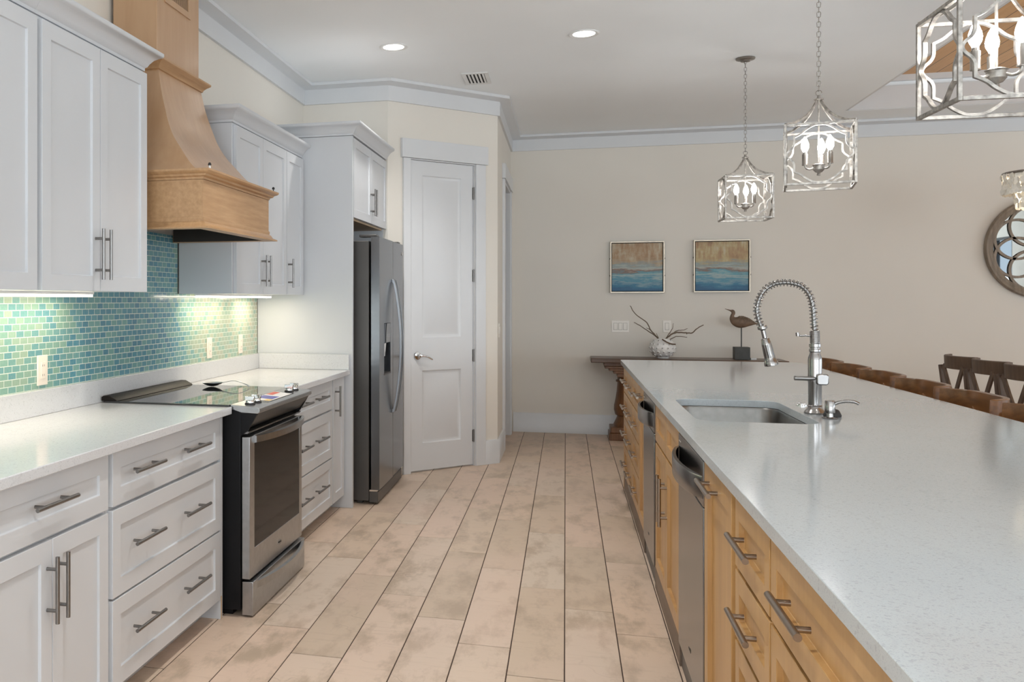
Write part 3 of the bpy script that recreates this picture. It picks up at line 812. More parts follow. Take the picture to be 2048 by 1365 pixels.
for q in ((g0, g1, h0, h0 + .03), (g0, g1, h1 - .03, h1), (g0, g0 + .03, h0 + .03, h1 - .03), (g1 - .03, g1, h0 + .03, h1 - .03)): box(bm, *q, .0003, .006, mp)
n = 20
for i in range(n):
    u = g0 + .032 + (g1 - g0 - .064) * (i + .25) / n
    box(bm, u, u + .0042, h0 + .03, h1 - .03, .0008, .0022, mp)
gr = obj('vent_grille', bm, MT['hood'], hood)
bm = B(); box(bm, g0 + .03, g1 - .03, h0 + .03, h1 - .03, .0001, .0006, mp); obj('vent_opening', bm, MT['vent_dark'], gr)
bm = B(); box(bm, -2.035, x1 - .025, y0 + .022, y1 - .022, 1.80, 1.81)
for q in ((-2.035, x1 - .022, y0 + .0205, y0 + .026), (-2.035, x1 - .022, y1 - .026, y1 - .0205), (x1 - .027, x1 - .0215, y0 + .026, y1 - .026)): box(bm, *q, 1.664, 1.80)
obj('liner', bm, MT['hood_liner'], hood)

def peg(label, x, y, z, white):
    r = thing('cap_peg', label, 'ornament', (x, y, z), 'L')
    bm = B(); lathe(bm, [(.0, .0), (.006, 0), (.005, .012), (.0035, .02), (0, .02)] if white else [(0, 0), (.003, 0), (.0025, .014), (0, .014)], (x, y, z), seg=12)
    obj('stem', bm, MT['white_plastic'] if white else MT['blackmatte'], r)
    h = .02 if white else .014
    bm = B(); lathe(bm, [(0, h - .001), (.0075, h), (.0068, h + .006), (.0045, h + .011), (0, h + .0125)], (x, y, z), seg=14); obj('cap', bm, MT['blackmatte'], r)
peg('tiny black-capped white peg on the left end of the hood ledge', -1.497, 3.72, 1.914, True)
peg('tiny all-black peg on the right end of the hood ledge', -1.490, 4.575, 1.914, False)

# ------------------------------------------------------------------ range
RY0, RY1 = 3.768, 4.572
rg = thing('range', 'slide-in stainless electric range with black glass cooktop', 'range', (-1.65, 4.17, 0), 'L')
bm = B(); box(bm, -1.99, -1.375, RY0, RY1, .03, .893); box(bm, -1.95, -1.42, RY0 + .03, RY1 - .03, .0, .03)
obj('body', bm, MT['black'], rg, bev=.003)
bm = B(); box(bm, -2.012, -1.420, 3.742, 4.598, .9045, .911); obj('cooktop', bm, MT['glass_black'], rg, bev=.0015)
bm = B(); prism(bm, [(-2.022, .9112), (-1.945, .9112), (-1.952, .918), (-1.985, .934), (-2.012, .934), (-2.022, .928)], 3.744, 4.596, XZY)
rv = obj('rear_vent_trim', bm, MT['vent_trim'], rg, bev=.002)
bm = B()
for k in range(9):
    a = 3.80 + k * .085; box(bm, -2.004, -1.992, a, a + .07, .9335, .9348)
obj('vent_slots', bm, MT['vent_dark'], rv)
# control panel: sloped top, rounded nose, tucked underside
bm = B(); prism(bm, [(-1.419, .911), (-1.30, .9025), (-1.288, .897), (-1.286, .882), (-1.296, .875), (-1.37, .877), (-1.419, .892)], 3.762, 4.578, XZY)
cp = obj('control_panel', bm, MT['steel'], rg, bev=.002)
bm = B(); prism(bm, [(-1.298, .8745), (-1.318, .845), (-1.345, .812), (-1.37, .80), (-1.374, .872)], RY0 + .014, RY1 - .014, XZY); obj('panel_underside', bm, MT['underside'], cp)
for ya, yb in ((RY0, RY0 + .0135), (RY1 - .0135, RY1)):
    bm = B(); prism(bm, [(-1.300, .8745), (-1.316, .845), (-1.343, .80), (-1.3745, .778), (-1.3745, .8745)], ya, yb, XZY)
    obj('end_cap', bm, MT['black'], cp)
bm = B(); prism(bm, [(-1.415, .9122), (-1.312, .9048), (-1.312, .9042), (-1.415, .9114)], 3.95, 4.36, XZY); obj('touch_display', bm, MT['glass_black'], cp)
for ky in (3.825, 3.91, 4.40, 4.485):
    bm = B(); zt = .9068; X = -1.352
    lathe(bm, [(0, 0), (.023, 0), (.023, .007), (.020, .009), (0, .009)], (X, ky, zt - .002), seg=22)
    k = obj('knob', bm, MT['blackmatte'], rg)
    bm = B(); lathe(bm, [(0, .009), (.019, .009), (.0185, .019), (.017, .021), (0, .021)], (X, ky, zt - .002), seg=22)
    box(bm, X - .022, X + .02, ky - .0065, ky + .0065, zt + .018, zt + .036)
    obj('knob_grip', bm, MT['chrome'], k, bev=.0015)
# vents under the panel
bm = B(); prism(bm, [(-1.372, .785), (-1.345, .785), (-1.338, .795), (-1.372, .80)], RY0 + .01, RY1 - .01, XZY); obj('vent_strip', bm, MT['steel_dark'], rg)
# oven door
DX = -1.335
bm = B(); mp = ML(DX); q0, q1, d0, d1 = RY0 + .006, RY1 - .006, .163, .772
box(bm, q0, q0 + .062, d0, d1, -.036, 0, mp); box(bm, q1 - .045, q1, d0, d1, -.036, 0, mp)
box(bm, q0 + .062, q1 - .045, d0, .285, -.036, 0, mp); box(bm, q0 + .062, q1 - .045, .735, d1, -.036, -.004, mp)
od = obj('oven_door', bm, MT['steel'], rg, bev=.002)
bm = B(); box(bm, q0 + .060, q1 - .043, .283, .738, -.03, -.0015, mp); obj('oven_window', bm, MT['oven_glass'], od)
def bowhandle(z, h, out, ya, yb, parent, mat):
    bm = B(); N = 18; fr = []; bk = []
    for i in range(N + 1):
        t = i / N; y = ya + (yb - ya) * t; w = .012 + out * math.sin(PI * t) ** .75
        fr.append((w, y)); bk.append((max(w - .014, .0005), y))
    for a, b_ in ((0, 1),):
        pass
    cols = []
    for (wf, y), (wb, _) in zip(fr, bk):
        cols.append([bm.verts.new((DX + q, y, zz)) for q, zz in ((wb, z - h / 2), (wf, z - h / 2 + .003), (wf, z + h / 2 - .003), (wb, z + h / 2))])
    for a, b_ in zip(cols, cols[1:]):
        for k in range(4): bm.faces.new((a[k], a[(k + 1) % 4], b_[(k + 1) % 4], b_[k]))
    bm.faces.new(cols[0]); bm.faces.new(cols[-1])
    return obj('handle', bm, mat, parent)
bowhandle(.757, .034, .052, q0 + .055, q1 - .008, od, MT['steel'])
bm = B(); tube(bm, [mp(4.19 + .026 * math.cos(a * PI / 12), .222 + .0115 * math.sin(a * PI / 12), .0012) for a in range(24)], .0011, 6, closed=True)
bd = obj('badge', bm, MT['chrome'], od)
text('Whirlpool', .0125, (DX + .001, 4.19, .222), (PI / 2, 0, PI / 2), MT['black'], od, 'badge_lettering')
# storage drawer
bm = B(); box(bm, q0 + .002, q1 - .002, .008, .152, -.036, .014, mp); dr = obj('drawer', bm, MT['steel'], rg, bev=.002)
bowhandle(.128, .036, .050, q0 + .05, q1 - .006, dr, MT['steel'])

# spoon and sticker on the range
sp = thing('spoon', 'large steel serving spoon lying on the back of the cooktop', 'spoon', (-1.74, 4.50, .9115), 'L')
bm = B(); sx, sy = -1.80, 4.515
rings = []
for i, t in enumerate([0, .12, .3, .5, .7, .85, .95, 1.0]):
    s = math.sin(PI * min(max(t, .02), .98)) ** .6
    x = sx - .055 + .11 * t
    rings.append((x, s))
# bowl: shallow half ellipsoid shell
N, Mm = 16, 6
grid = []
for layer in (0, 1):
    g = []
    for j in range(Mm + 1):
        rr = j / Mm
        g.append([bm.verts.new((sx + .058 * rr * math.cos(2 * PI * k / N), sy + .036 * rr * math.sin(2 * PI * k / N), .9125 + .019 * rr * rr + (.0012 if layer else 0) + .002 * (rr * math.cos(2 * PI * k / N)))) for k in range(N)] if j else [bm.verts.new((sx, sy, .9125 + (.0012 if layer else 0)))])
    grid.append(g)
for g in grid:
    for j in range(Mm):
        for k in range(N):
            k2 = (k + 1) % N
            if j == 0: bm.faces.new((g[0][0], g[1][k], g[1][k2]))
            else: bm.faces.new((g[j][k], g[j][k2], g[j + 1][k2], g[j + 1][k]))
for k in range(N):
    bm.faces.new((grid[0][Mm][k], grid[0][Mm][(k + 1) % N], grid[1][Mm][(k + 1) % N], grid[1][Mm][k]))
obj('bowl', bm, MT['steel'], sp)
bm = B(); hp = bez([(sx + .052, sy, .9325), (sx + .08, sy - .002, .938), (sx + .115, sy - .004, .944), (sx + .15, sy - .006, .940), (sx + .185, sy - .008, .928), (sx + .205, sy - .009, .9165)], 5)
bar(bm, hp, .012, .003, (0, 0, 1)); obj('handle', bm, MT['steel'], sp)
st = thing('product_sticker', 'blue, red and yellow product sticker on the range control panel', 'sticker', (-1.38, 4.15, .909), 'L')
def slopez(x): return .911 - (x + 1.419) * .0714 + .0022
def strip(x0, x1, y0, y1, mat, name, dz=0.0):
    bm = B(); vs = [bm.verts.new((x, y, slopez(x) + dz + h)) for h in (0, .0004) for x, y in ((x0, y0), (x1, y0), (x1, y1), (x0, y1))]
    for f in ((0, 1, 2, 3), (4, 5, 6, 7), (0, 1, 5, 4), (1, 2, 6, 5), (2, 3, 7, 6), (3, 0, 4, 7)): bm.faces.new([vs[i] for i in f])
    obj(name, bm, mat, st)
strip(-1.408, -1.315, 3.98, 4.33, MT['st_white'], 'sheet')
strip(-1.402, -1.325, 4.05, 4.16, MT['st_blue'], 'blue_panel', .0006)
strip(-1.405, -1.372, 4.20, 4.32, MT['st_red'], 'red_panel', .0006)
strip(-1.345, -1.318, 3.985, 4.04, MT['st_yellow'], 'yellow_panel', .0006)

# ------------------------------------------------------------------ refrigerator
FX = -1.19
FY0, FY1, FYM = 6.092, 7.02, 6.592
fr = thing('refrigerator', 'dark stainless side-by-side refrigerator with bowed handles', 'refrigerator', (-1.55, 6.55, 0))
bm = B(); box(bm, -1.93, -1.262, FY0 + .004, FY1 - .004, .022, 1.752)
for yy in (FY0 + .06, FY1 - .06):
    for xx in (-1.85, -1.33): box(bm, xx - .02, xx + .02, yy - .02, yy + .02, 0, .022)
obj('body', bm, MT['steel_side'], fr, bev=.003)
bm = B(); box(bm, -1.261, -1.20, FY0 + .004, FY1 - .004, .012, .085); obj('base_grille', bm, MT['steel_side'], fr, bev=.003)
MF = lambda u, v, w: (FX + w, u, v)
def fdoor(name, ya, yb, hole=None):
    bm = B(); z0, z1, t = .098, 1.778, -.056
    if not hole: box(bm, ya, yb, z0, z1, t, 0, MF)
    else:
        a, b_, c, d = hole
        box(bm, ya, a, z0, z1, t, 0, MF); box(bm, b_, yb, z0, z1, t, 0, MF); box(bm, a, b_, z0, c, t, 0, MF); box(bm, a, b_, d, z1, t, 0, MF)
    return obj(name, bm, MT['fridge_front'], fr, bev=0.0 if hole else .006)
HOLE = (6.262, 6.50, .845, 1.20)
ld = fdoor('door', FY0, FYM - .003, HOLE)
rd = fdoor('door', FYM + .003, FY1)
bm = B(); box(bm, HOLE[0] + .001, HOLE[1] - .001, HOLE[2] + .001, HOLE[3] - .001, -.055, -.045, MF)
dp = obj('dispenser', bm, MT['black'], ld)
bm = B(); box(bm, HOLE[0] + .003, HOLE[1] - .003, 1.065, HOLE[3] - .003, -.044, -.001, MF); obj('dispenser_panel', bm, MT['glass_black'], ld)
bm = B(); box(bm, HOLE[0] + .004, HOLE[1] - .004, HOLE[2] + .002, HOLE[2] + .012, -.044, .004, MF); obj('drip_tray', bm, MT['steel_side'], ld)
bm = B(); prism(bm, [(-.030, 1.06), (-.012, 1.06), (-.02, .97), (-.034, .97)], 6.33, 6.40, lambda a, b_, h: (FX + a, h, b_)); obj('paddle', bm, MT['chrome'], ld)
for dd, yy in ((ld, FYM - .038), (rd, FYM + .040)):
    pts = []
    for i in range(21):
        t = i / 20; pts.append((FX + .012 + .052 * math.sin(PI * t) ** .8, yy, .565 + .935 * t))
    bm = B(); bar(bm, pts, .024, .016, (1, 0, .001)); 
    for zz in (.572, 1.493): box(bm, FX + .0003, FX + .014, yy - .011, yy + .011, zz - .012, zz + .012)
    obj('handle', bm, MT['fridge_handle'], dd, bev=.002)
bm = B(); lathe(bm, [(0, 0), (.011, 0), (.011, .006), (.008, .008), (0, .008)], (FX + .0005, 6.985, .935), 'X', 16); obj('button', bm, MT['chrome'], rd)
bm = B(); torus(bm, (FX + .001, 6.965, 1.705), .013, .0018, Matrix.Rotation(PI / 2, 3, 'Y'), 22, 6); obj('badge', bm, MT['chrome'], rd)
for yy in (FY0 + .05, FY1 - .05):
    bm = B(); box(bm, -1.33, -1.21, yy - .035, yy + .035, 1.7785, 1.795); obj('hinge_cover', bm, MT['steel_side'], fr, bev=.004)
bm = B(); box(bm, -1.258, -1.205, FY0 + .004, FY0 + .03, .086, .097); obj('hinge_bracket', bm, MT['chrome'], fr)

# ================================================================== ISLAND
XI = .405
TOPI, TI = .923, .030
ci = TOPI - TI - .001
MPL, PB = MT['maple'], MT['bronze_pull']
ROWS = ((.705, .872, .793), (.53, .695, .612), (.335, .52, .43), (.112, .325, .215))
def idraw(u0, u1, hs, ln, rows=ROWS): return [('drawer', u0, u1, a, b_, [(h, c, ln, False) for h in hs], .05) for a, b_, c in rows]
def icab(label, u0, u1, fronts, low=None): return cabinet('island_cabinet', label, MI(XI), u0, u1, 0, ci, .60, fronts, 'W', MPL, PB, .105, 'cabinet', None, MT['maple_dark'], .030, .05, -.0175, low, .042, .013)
icab('maple island drawer cabinet at the far end beside the console table', 6.205, 7.085, idraw(6.212, 7.078, (6.43, 6.86), .24))
icab('narrow maple island drawer cabinet second from the far end', 5.667, 6.200, idraw(5.674, 6.194, (5.93,), .24))
icab('slim maple pull-out cabinet beyond the far dishwasher', 5.31, 5.663, [('door', 5.316, 5.657, .112, .872, [(5.486, .826, .24, False)], .055)])
icab('maple sink cabinet between the two dishwashers', 3.703, 4.688,
     [('false_front', 3.712, 4.175, .705, .872, [], .05), ('false_front', 4.179, 4.642, .705, .872, [], .05),
      ('door', 3.712, 4.175, .112, .692, [(4.13, .515, .20, True)], .055), ('door', 4.179, 4.642, .112, .692, [(4.225, .515, .20, True)], .055)], .68)
icab('tall plain-front maple pull-out cabinet nearest the near dishwasher', 2.558, 3.046, [('door', 2.566, 3.040, .112, .872, [(2.865, .823, .24, False)], .062)])
icab('maple island cabinet with a stack of short drawers', 2.102, 2.516, idraw(2.108, 2.508, (2.318,), .24))
icab('wide maple island drawer cabinet cut by the bottom picture edge', 1.09, 2.098, idraw(1.096, 2.092, (1.845, 1.35), .24))
bm = B(); box(bm, XI + .012, XI + .6, 2.518, 2.556, .106, ci); single('filler_strip', 'recessed maple filler strip between short drawers and pull-out cabinet', 'panel', bm, MPL, (.6, 2.537, .1))
bm = B(); box(bm, XI, XI + .60, 7.087, 7.108, 0, ci); single('end_panel', 'maple end panel closing the far end of the island', 'panel', bm, MPL, (.7, 7.1, 0), bev=.0015)
bm = B(); box(bm, XI + .602, XI + .625, 1.09, 7.108, 0, ci); single('back_panel', 'maple back panel of the island facing the counter stools', 'panel', bm, MPL, (1.02, 4, 0), bev=.0015)

def dishwasher(label, u0, u1):
    d = thing('dishwasher', label, 'dishwasher', (XI + .3, (u0 + u1) / 2, 0), group='island dishwashers')
    mp = MI(XI + .002)
    bm = B(); box(bm, u0, u1, .105, .68, -.58, -.030, mp); box(bm, u0, u1, .68, ci, -.045, -.030, mp); obj('tub', bm, MT['black'], d)
    bm = B(); box(bm, u0 + .002, u1 - .002, .001, .092, -.58, -.008, mp); obj('toe_kick', bm, MT['steel_side'], d)
    bm = B(); box(bm, u0 + .003, u1 - .003, .095, .725, -.028, .004, mp); dr = obj('door', bm, MT['steel_dark'], d, bev=.003)
    bm = B(); box(bm, u0 + .003, u1 - .003, .728, .868, -.028, .004, mp); cp = obj('control_panel', bm, MT['steel_dark'], d, bev=.003)
    bm = B()
    for k in range(3): box(bm, u1 - .075 + k * .02, u1 - .065 + k * .02, .842, .846, .0042, .0048, mp)
    obj('indicator_marks', bm, MT['plate_w'], cp)
    # deep bowed handle band with a hand pocket behind it
    N = 20; cols = []
    for i in range(N + 1):
        t = i / N; u = u0 + .012 + (u1 - u0 - .024) * t; w = .006 + .046 * math.sin(PI * t) ** .62
        cols.append((u, w))
    bm = B(); V = []
    for u, w in cols:
        wb = max(w - .012, .0045)
        V.append([bm.verts.new(mp(u, zz, ww)) for zz, ww in ((.752, wb), (.752, w - .002), (.757, w), (.818, w + .001), (.822, w - .001), (.822, wb))])
    for a, b_ in zip(V, V[1:]):
        for k in range(6): bm.faces.new((a[k], a[(k + 1) % 6], b_[(k + 1) % 6], b_[k]))
    bm.faces.new(V[0]); bm.faces.new(V[-1])
    obj('handle', bm, MT['steel_dark'], cp)
    bm = B(); c = (u0 + u1) / 2
    box(bm, c - .03, c - .012, .178, .190, .0042, .0048, mp); box(bm, c - .006, c + .022, .178, .184, .0042, .0048, mp)
    obj('badge', bm, MT['black'], dr)
dishwasher('stainless dishwasher in the island nearer the camera, right of the sink cabinet', 3.052, 3.698)
dishwasher('stainless dishwasher in the island beyond the sink cabinet', 4.694, 5.304)

def plate_hole(bm, outer, inner, z0, z1):
    loops = []
    for z in (z0, z1):
        es = []; ls = []
        for lp in (outer, inner):
            vs = [bm.verts.new((x, y, z)) for x, y in lp]; ls.append(vs)
            es += [bm.edges.new((vs[i], vs[(i + 1) % len(vs)])) for i in range(len(vs))]
        bmesh.ops.triangle_fill(bm, use_beauty=True, edges=es); loops.append(ls)
    for a, b_ in zip(loops[0], loops[1]):
        for i in range(len(a)):
            j = (i + 1) % len(a); bm.faces.new((a[i], a[j], b_[j], b_[i]))
    return bm
SX0, SX1, SY0, SY1 = .462, .872, 3.625, 4.415
bm = plate_hole(B(), rrect(.385, 1.572, .95, 7.175, .03, 5), rrect(SX0, SX1, SY0, SY1, .075, 8), TOPI - TI, TOPI)
single('island_countertop', 'large grey-white speckled quartz island worktop with a sink cutout', 'countertop', bm, MT['quartz_i'], (.98, 4, TOPI - TI), bev=.0025)
bm = B(); L = []
for ins, z in ((-.004, TOPI - TI - .0015), (.004, TOPI - TI - .0015), (.008, TOPI - TI - .01), (.014, .735), (.022, .712), (.045, .702), (.16, .696)):
    L.append([bm.verts.new((x, y, z)) for x, y in rrect(SX0 - .004 + ins, SX1 + .004 - ins, SY0 - .004 + ins, SY1 + .004 - ins, max(.02, .079 - ins * .35), 8)])
for ins, z in ((.155, .690), (.02, .698), (-.004, .74), (-.004, TOPI - TI - .0025)):
    L.append([bm.verts.new((x, y, z)) for x, y in rrect(SX0 - .004 + ins, SX1 + .004 - ins, SY0 - .004 + ins, SY1 + .004 - ins, max(.02, .079 - ins * .35), 8)])
nn = len(L[0])
for i in range(len(L) - 1):
    if i == 6: continue
    a, b_ = L[i], L[i + 1]
    for k in range(nn): bm.faces.new((a[k], a[(k + 1) % nn], b_[(k + 1) % nn], b_[k]))
bm.faces.new(L[6]); bm.faces.new(L[7])
for k in range(nn): bm.faces.new((L[-1][k], L[-1][(k + 1) % nn], L[0][(k + 1) % nn], L[0][k]))
sk = single('sink', 'undermount stainless sink set in the island worktop', 'sink', bm, MT['sink_steel'], (.667, 4.02, .69))
bm = B(); lathe(bm, [(0, .6965), (.05, .6965), (.052, .699), (.035, .7005), (.03, .698), (0, .698)], (.667, 4.02, 0), seg=24); obj('drain', bm, MT['chrome'], sk)

# faucet
QX, QY = .922, 3.965
def fp(px, py, dy=0.0): return (QX + (px - 1627) * .001733, QY + dy, TOPI + (828 - py) * .001917)
fa = thing('faucet', 'tall pull-down kitchen faucet with exposed spring coil by the sink', 'faucet', (QX, QY, TOPI))
T = MT['faucet']
bm = B(); lathe(bm, [(0, .0003), (.037, .0003), (.038, .006), (.034, .012), (.026, .022), (.0245, .028), (.026, .031), (.0235, .034), (.0235, .118), (.0245, .122), (.0245, .150), (.024, .156), (.0245, .206), (.0235, .216), (.0185, .230), (.0175, .236), (.0205, .239), (.0205, .247), (.0175, .250), (.0175, .254), (.0205, .257), (.0205, .268), (.016, .271), (0, .271)], (QX, QY, TOPI), seg=28)
obj('body', bm, T, fa)
def helix(path, R, r, turns, seg=7, per=14):
    path = [Vector(p) for p in path]; cum = [0.0]
    for a, b_ in zip(path, path[1:]): cum.append(cum[-1] + (b_ - a).length)
    N = int(turns * per); out = []; side = Vector((0, 1, 0))
    for i in range(N + 1):
        s = cum[-1] * i / N; j = 0
        while j < len(cum) - 2 and cum[j + 1] < s: j += 1
        q = (s - cum[j]) / max(1e-9, cum[j + 1] - cum[j]); c = path[j].lerp(path[j + 1], q); t = (path[j + 1] - path[j]).normalized()
        n2 = t.cross(side).normalized(); a = 2 * PI * turns * i / N
        out.append(c + side * (R * math.cos(a)) + n2 * (R * math.sin(a)))
    return out
bm = B(); tube(bm, helix([(QX, QY, TOPI + .270), (QX - .001, QY, TOPI + .318)], .0155, .002, 14), .0021, 6); obj('tight_coil', bm, T, fa)
HP = bez([fp(*q) for q in ((1627, 690), (1626, 664), (1624.5, 640), (1622, 610), (1614, 587), (1597, 571.5), (1570, 565.5), (1543, 569), (1523, 583), (1512, 604), (1509, 622), (1512.5, 640), (1519, 657))], 6)
bm = B(); tube(bm, HP, .0078, 12); obj('hose', bm, MT['nickel'], fa)
SPR = HP[6:]
bm = B(); tube(bm, helix(SPR, .0132, .0016, 37), .0017, 6); obj('spring_coil', bm, T, fa)
a, b_ = Vector(fp(1519.5, 653)), Vector(fp(1541, 738)); ax = (b_ - a).normalized(); LL = (b_ - a).length
rot = Vector((0, 0, 1)).rotation_difference(ax).to_matrix()
bm = B(); lathe(bm, [(0, .0), (.0165, 0), (.0175, .004), (.0175, .012), (.012, .015), (.0085, .018), (.0085, .048), (.0135, .050), (.0155, .053), (.0155, .060), (.0165, .062), (.018, .075), (.0195, .115), (.0195, .128), (.0225, .138), (.0255, .146), (.0255, .156), (.021, .158), (0, .158)], a, seg=24, mat=rot); sh = obj('spray_head', bm, T, fa)
bm = B(); m3 = rot; tube(bm, [a + m3 @ Vector((0.004, -.0175, .075)), a + m3 @ Vector((.004, -.0205, .125))], .005, 10); obj('spray_button', bm, MT['nickel'], sh)
bm = B(); tube(bm, [fp(1619, 673), fp(1609, 671.5), fp(1600, 672.5), fp(1592, 671)], [.0038, .0042, .0042, .0042], 10); tube(bm, [fp(1592.5, 673), fp(1591.5, 666)], .0065, 10); obj('docking_arm', bm, T, fa)
bm = B(); mm = lambda u, v, h: (QX + .016 + u, QY - .02 - h, TOPI + .134 + v)
prism(bm, rrect(-.019, .023, -.021, .021, .010, 5), -.012, .022, mm); lv = obj('valve_hub', bm, T, fa, bev=.004)
bm = B(); mm = lambda u, v, h: (QX + u, QY - .024 - h, TOPI + .137 + v)
tube(bm, [(QX - .005, QY - .026, TOPI + .137), (QX - .03, QY - .028, TOPI + .1365), (QX - .078, QY - .030, TOPI + .1375)], [.006, .0085, .0085], 12); obj('lever', bm, MT['nickel'], lv)

r = thing('soap_dispenser', 'small satin nickel soap dispenser beside the faucet base', 'soap dispenser', (.936, 3.812, TOPI))
bm = B(); lathe(bm, [(0, .0003), (.026, .0003), (.027, .004), (.012, .007), (.011, .02), (.0165, .022), (.017, .026), (.017, .064), (.015, .067), (0, .067)], (.936, 3.812, TOPI), seg=22); obj('body', bm, T, r)
bm = B(); tube(bm, bez([(.950, 3.812, TOPI + .054), (.968, 3.811, TOPI + .062), (.992, 3.810, TOPI + .066), (1.016, 3.809, TOPI + .064), (1.030, 3.808, TOPI + .057)], 5), [.0062] * 16 + [.0056] * 5, 10); obj('spout', bm, T, r)
bm = B(); lathe(bm, [(0, .0003), (.021, .0003), (.021, .003), (.015, .0045), (.015, .0075), (.012, .009), (0, .009)], (.943, 4.27, TOPI), seg=22)
single('air_switch', 'round chrome push button in the worktop behind the faucet', 'button', bm, MT['chrome'], (.943, 4.27, TOPI))
bm = B(); lathe(bm, [(0, .0003), (.030, .0003), (.031, .006), (.024, .022), (.02, .026), (.010, .028), (.010, .036), (0, .038)], (.962, 3.885, TOPI), seg=22)
single('sink_stopper', 'black rubber sink stopper lying between faucet and soap dispenser', 'stopper', bm, MT['blackmatte'], (.962, 3.885, TOPI))

# ------------------------------------------------------------------ counter stools (origin under the seat, facing -x)
def stool():
    o = thing('counter_stool', 'tmp', 'stool', (0, 0, 0), group='counter stools at the island')
    M = MT['stool']; w = .264
    bm = B(); prism(bm, rrect(-.20, .20, -.23, .23, .04, 4), .63, .665, XYZ); obj('seat', bm, M, o, bev=.006)
    for sx, sy in ((-.17, -.19), (-.17, .19)):
        bm = B(); tube(bm, [(sx * 1.12, sy * 1.1, 0), (sx, sy, .629)], [.021, .024], 4, ph=PI / 4); obj('leg', bm, M, o, bev=.003)
    for sy in (-.19, .19):
        bm = B(); bar(bm, [(.235, sy * 1.1, 0), (.19, sy, .62), (.205, sy * 1.12, .72), (.235, sy * 1.30, .90)], .034, .034, (0, 1, 0)); obj('leg', bm, M, o, bev=.003)
    for p, q in (((-.178, -.185, .22), (-.178, .185, .22)), ((.205, -.19, .30), (.205, .19, .30)), ((-.17, -.20, .30), (.20, -.20, .30)), ((-.17, .20, .30), (.20, .20, .30))):
        bm = B(); bar(bm, [p, q], .022, .034, (0, 0, 1)); obj('stretcher', bm, M, o, bev=.002)
    bm = B(); N = 30; V = []
    for i in range(N + 1):
        y = -w + 2 * w * i / N; x = .262 - .10 * (abs(y) / w) ** 4.5
        V.append([bm.verts.new(q) for q in ((x - .013, y, .868), (x + .013, y, .868), (x + .016, y, .955), (x - .008, y, .957))])
    for a, b_ in zip(V, V[1:]):
        for k in range(4): bm.faces.new((a[k], a[(k + 1) % 4], b_[(k + 1) % 4], b_[k]))
    bm.faces.new(V[0]); bm.faces.new(V[-1]); obj('top_rail', bm, M, o, bev=.004)
    for s in (-1, 1):
        bm = B(); bar(bm, bez([(.20, -s * .15, .665), (.225 + s * .008, 0, .77), (.246, s * .15, .872)], 5), .04, .012, (1, 0, 0)); obj('back_slat', bm, M, o, bev=.002)
    return o
ST = stool()
far = [7.30, 6.72, 6.13, 5.52, 4.92, 4.28]
LB = ['chestnut counter stool partly hidden behind the faucet, farthest along the island', 'second farthest chestnut counter stool, just right of the faucet',
      'third farthest chestnut counter stool along the far island edge', 'chestnut counter stool fourth from the far end, in front of the dining chairs',
      'fifth chestnut counter stool from the far end, its whole top rail showing', 'nearest chestnut counter stool, cut by the right picture edge']
for i, f in enumerate(far):
    mtx = Matrix.Translation((1.50, f - .285, 0))
    if i == 0: ST.matrix_world = mtx; ST['label'] = LB[0]
    else: dup(ST, LB[i], matrix=mtx)

# ------------------------------------------------------------------ dining table and chairs
def chair():
    o = thing('dining_chair', 'tmp', 'chair', (0, 0, 0), group='dining chairs along the table')
    M = MT['chair']; w = .222     # faces +x, back at x = -.22
    bm = B(); prism(bm, rrect(-.20, .21, -.21, .21, .03, 4), .43, .46, XYZ); obj('seat', bm, M, o, bev=.006)
    for sy in (-.18, .18):
        bm = B(); tube(bm, [(.18, sy, 0), (.17, sy, .429)], [.017, .021], 4, ph=PI / 4); obj('leg', bm, M, o, bev=.003)
        bm = B(); bar(bm, [(-.235, sy, 0), (-.185, sy, .44), (-.20, sy * 1.1, .65), (-.225, sy * 1.18, .90)], .032, .034, (0, 1, 0)); obj('leg', bm, M, o, bev=.003)
    for p, q in (((.17, -.17, .2), (.17, .17, .2)), ((-.20, -.18, .22), (.17, -.18, .22)), ((-.20, .18, .22), (.17, .18, .22))):
        bm = B(); bar(bm, [p, q], .018, .026, (0, 0, 1)); obj('stretcher', bm, M, o)
    bm = B(); V = []; N = 16
    for i in range(N + 1):
        y = -w + 2 * w * i / N; x = -.245 + .085 * (abs(y) / w) ** 2.4
        V.append([bm.verts.new(q) for q in ((x - .012, y, .885), (x + .012, y, .885), (x + .008, y, .977), (x - .016, y, .975))])
    for a, b_ in zip(V, V[1:]):
        for k in range(4): bm.faces.new((a[k], a[(k + 1) % 4], b_[(k + 1) % 4], b_[k]))
    bm.faces.new(V[0]); bm.faces.new(V[-1]); obj('top_rail', bm, M, o, bev=.004)
    for s in (-1, 1):
        bm = B(); bar(bm, bez([(-.19, -s * .15, .50), (-.222 - s * .008, 0, .70), (-.228, s * .165, .90)], 5), .042, .012, (1, 0, 0)); obj('back_slat', bm, M, o, bev=.002)
    bm = B(); bar(bm, [(-.19, -.175, .51), (-.19, .175, .51)], .04, .018, (1, 0, 0)); obj('lower_rail', bm, M, o)
    return o
CH_ = chair()
CL = ['dark brown X-back dining chair farthest left of the three', 'dark brown X-back dining chair in the middle of the three', 'dark brown X-back dining chair cut by the right picture edge']
for i, yc in enumerate((7.385, 6.92, 6.455)):
    mtx = Matrix.Translation((2.805, yc, 0))
    if i == 0: CH_.matrix_world = mtx; CH_['label'] = CL[0]
    else: dup(CH_, CL[i], matrix=mtx)
tb = thing('dining_table', 'long dark dining table just beyond the right picture edge', 'table', (3.55, 5.6, 0))
bm = B(); box(bm, 3.04, 4.05, 4.0, 7.2, .71, .755); obj('tabletop', bm, MT['walnut_top'], tb, bev=.006)
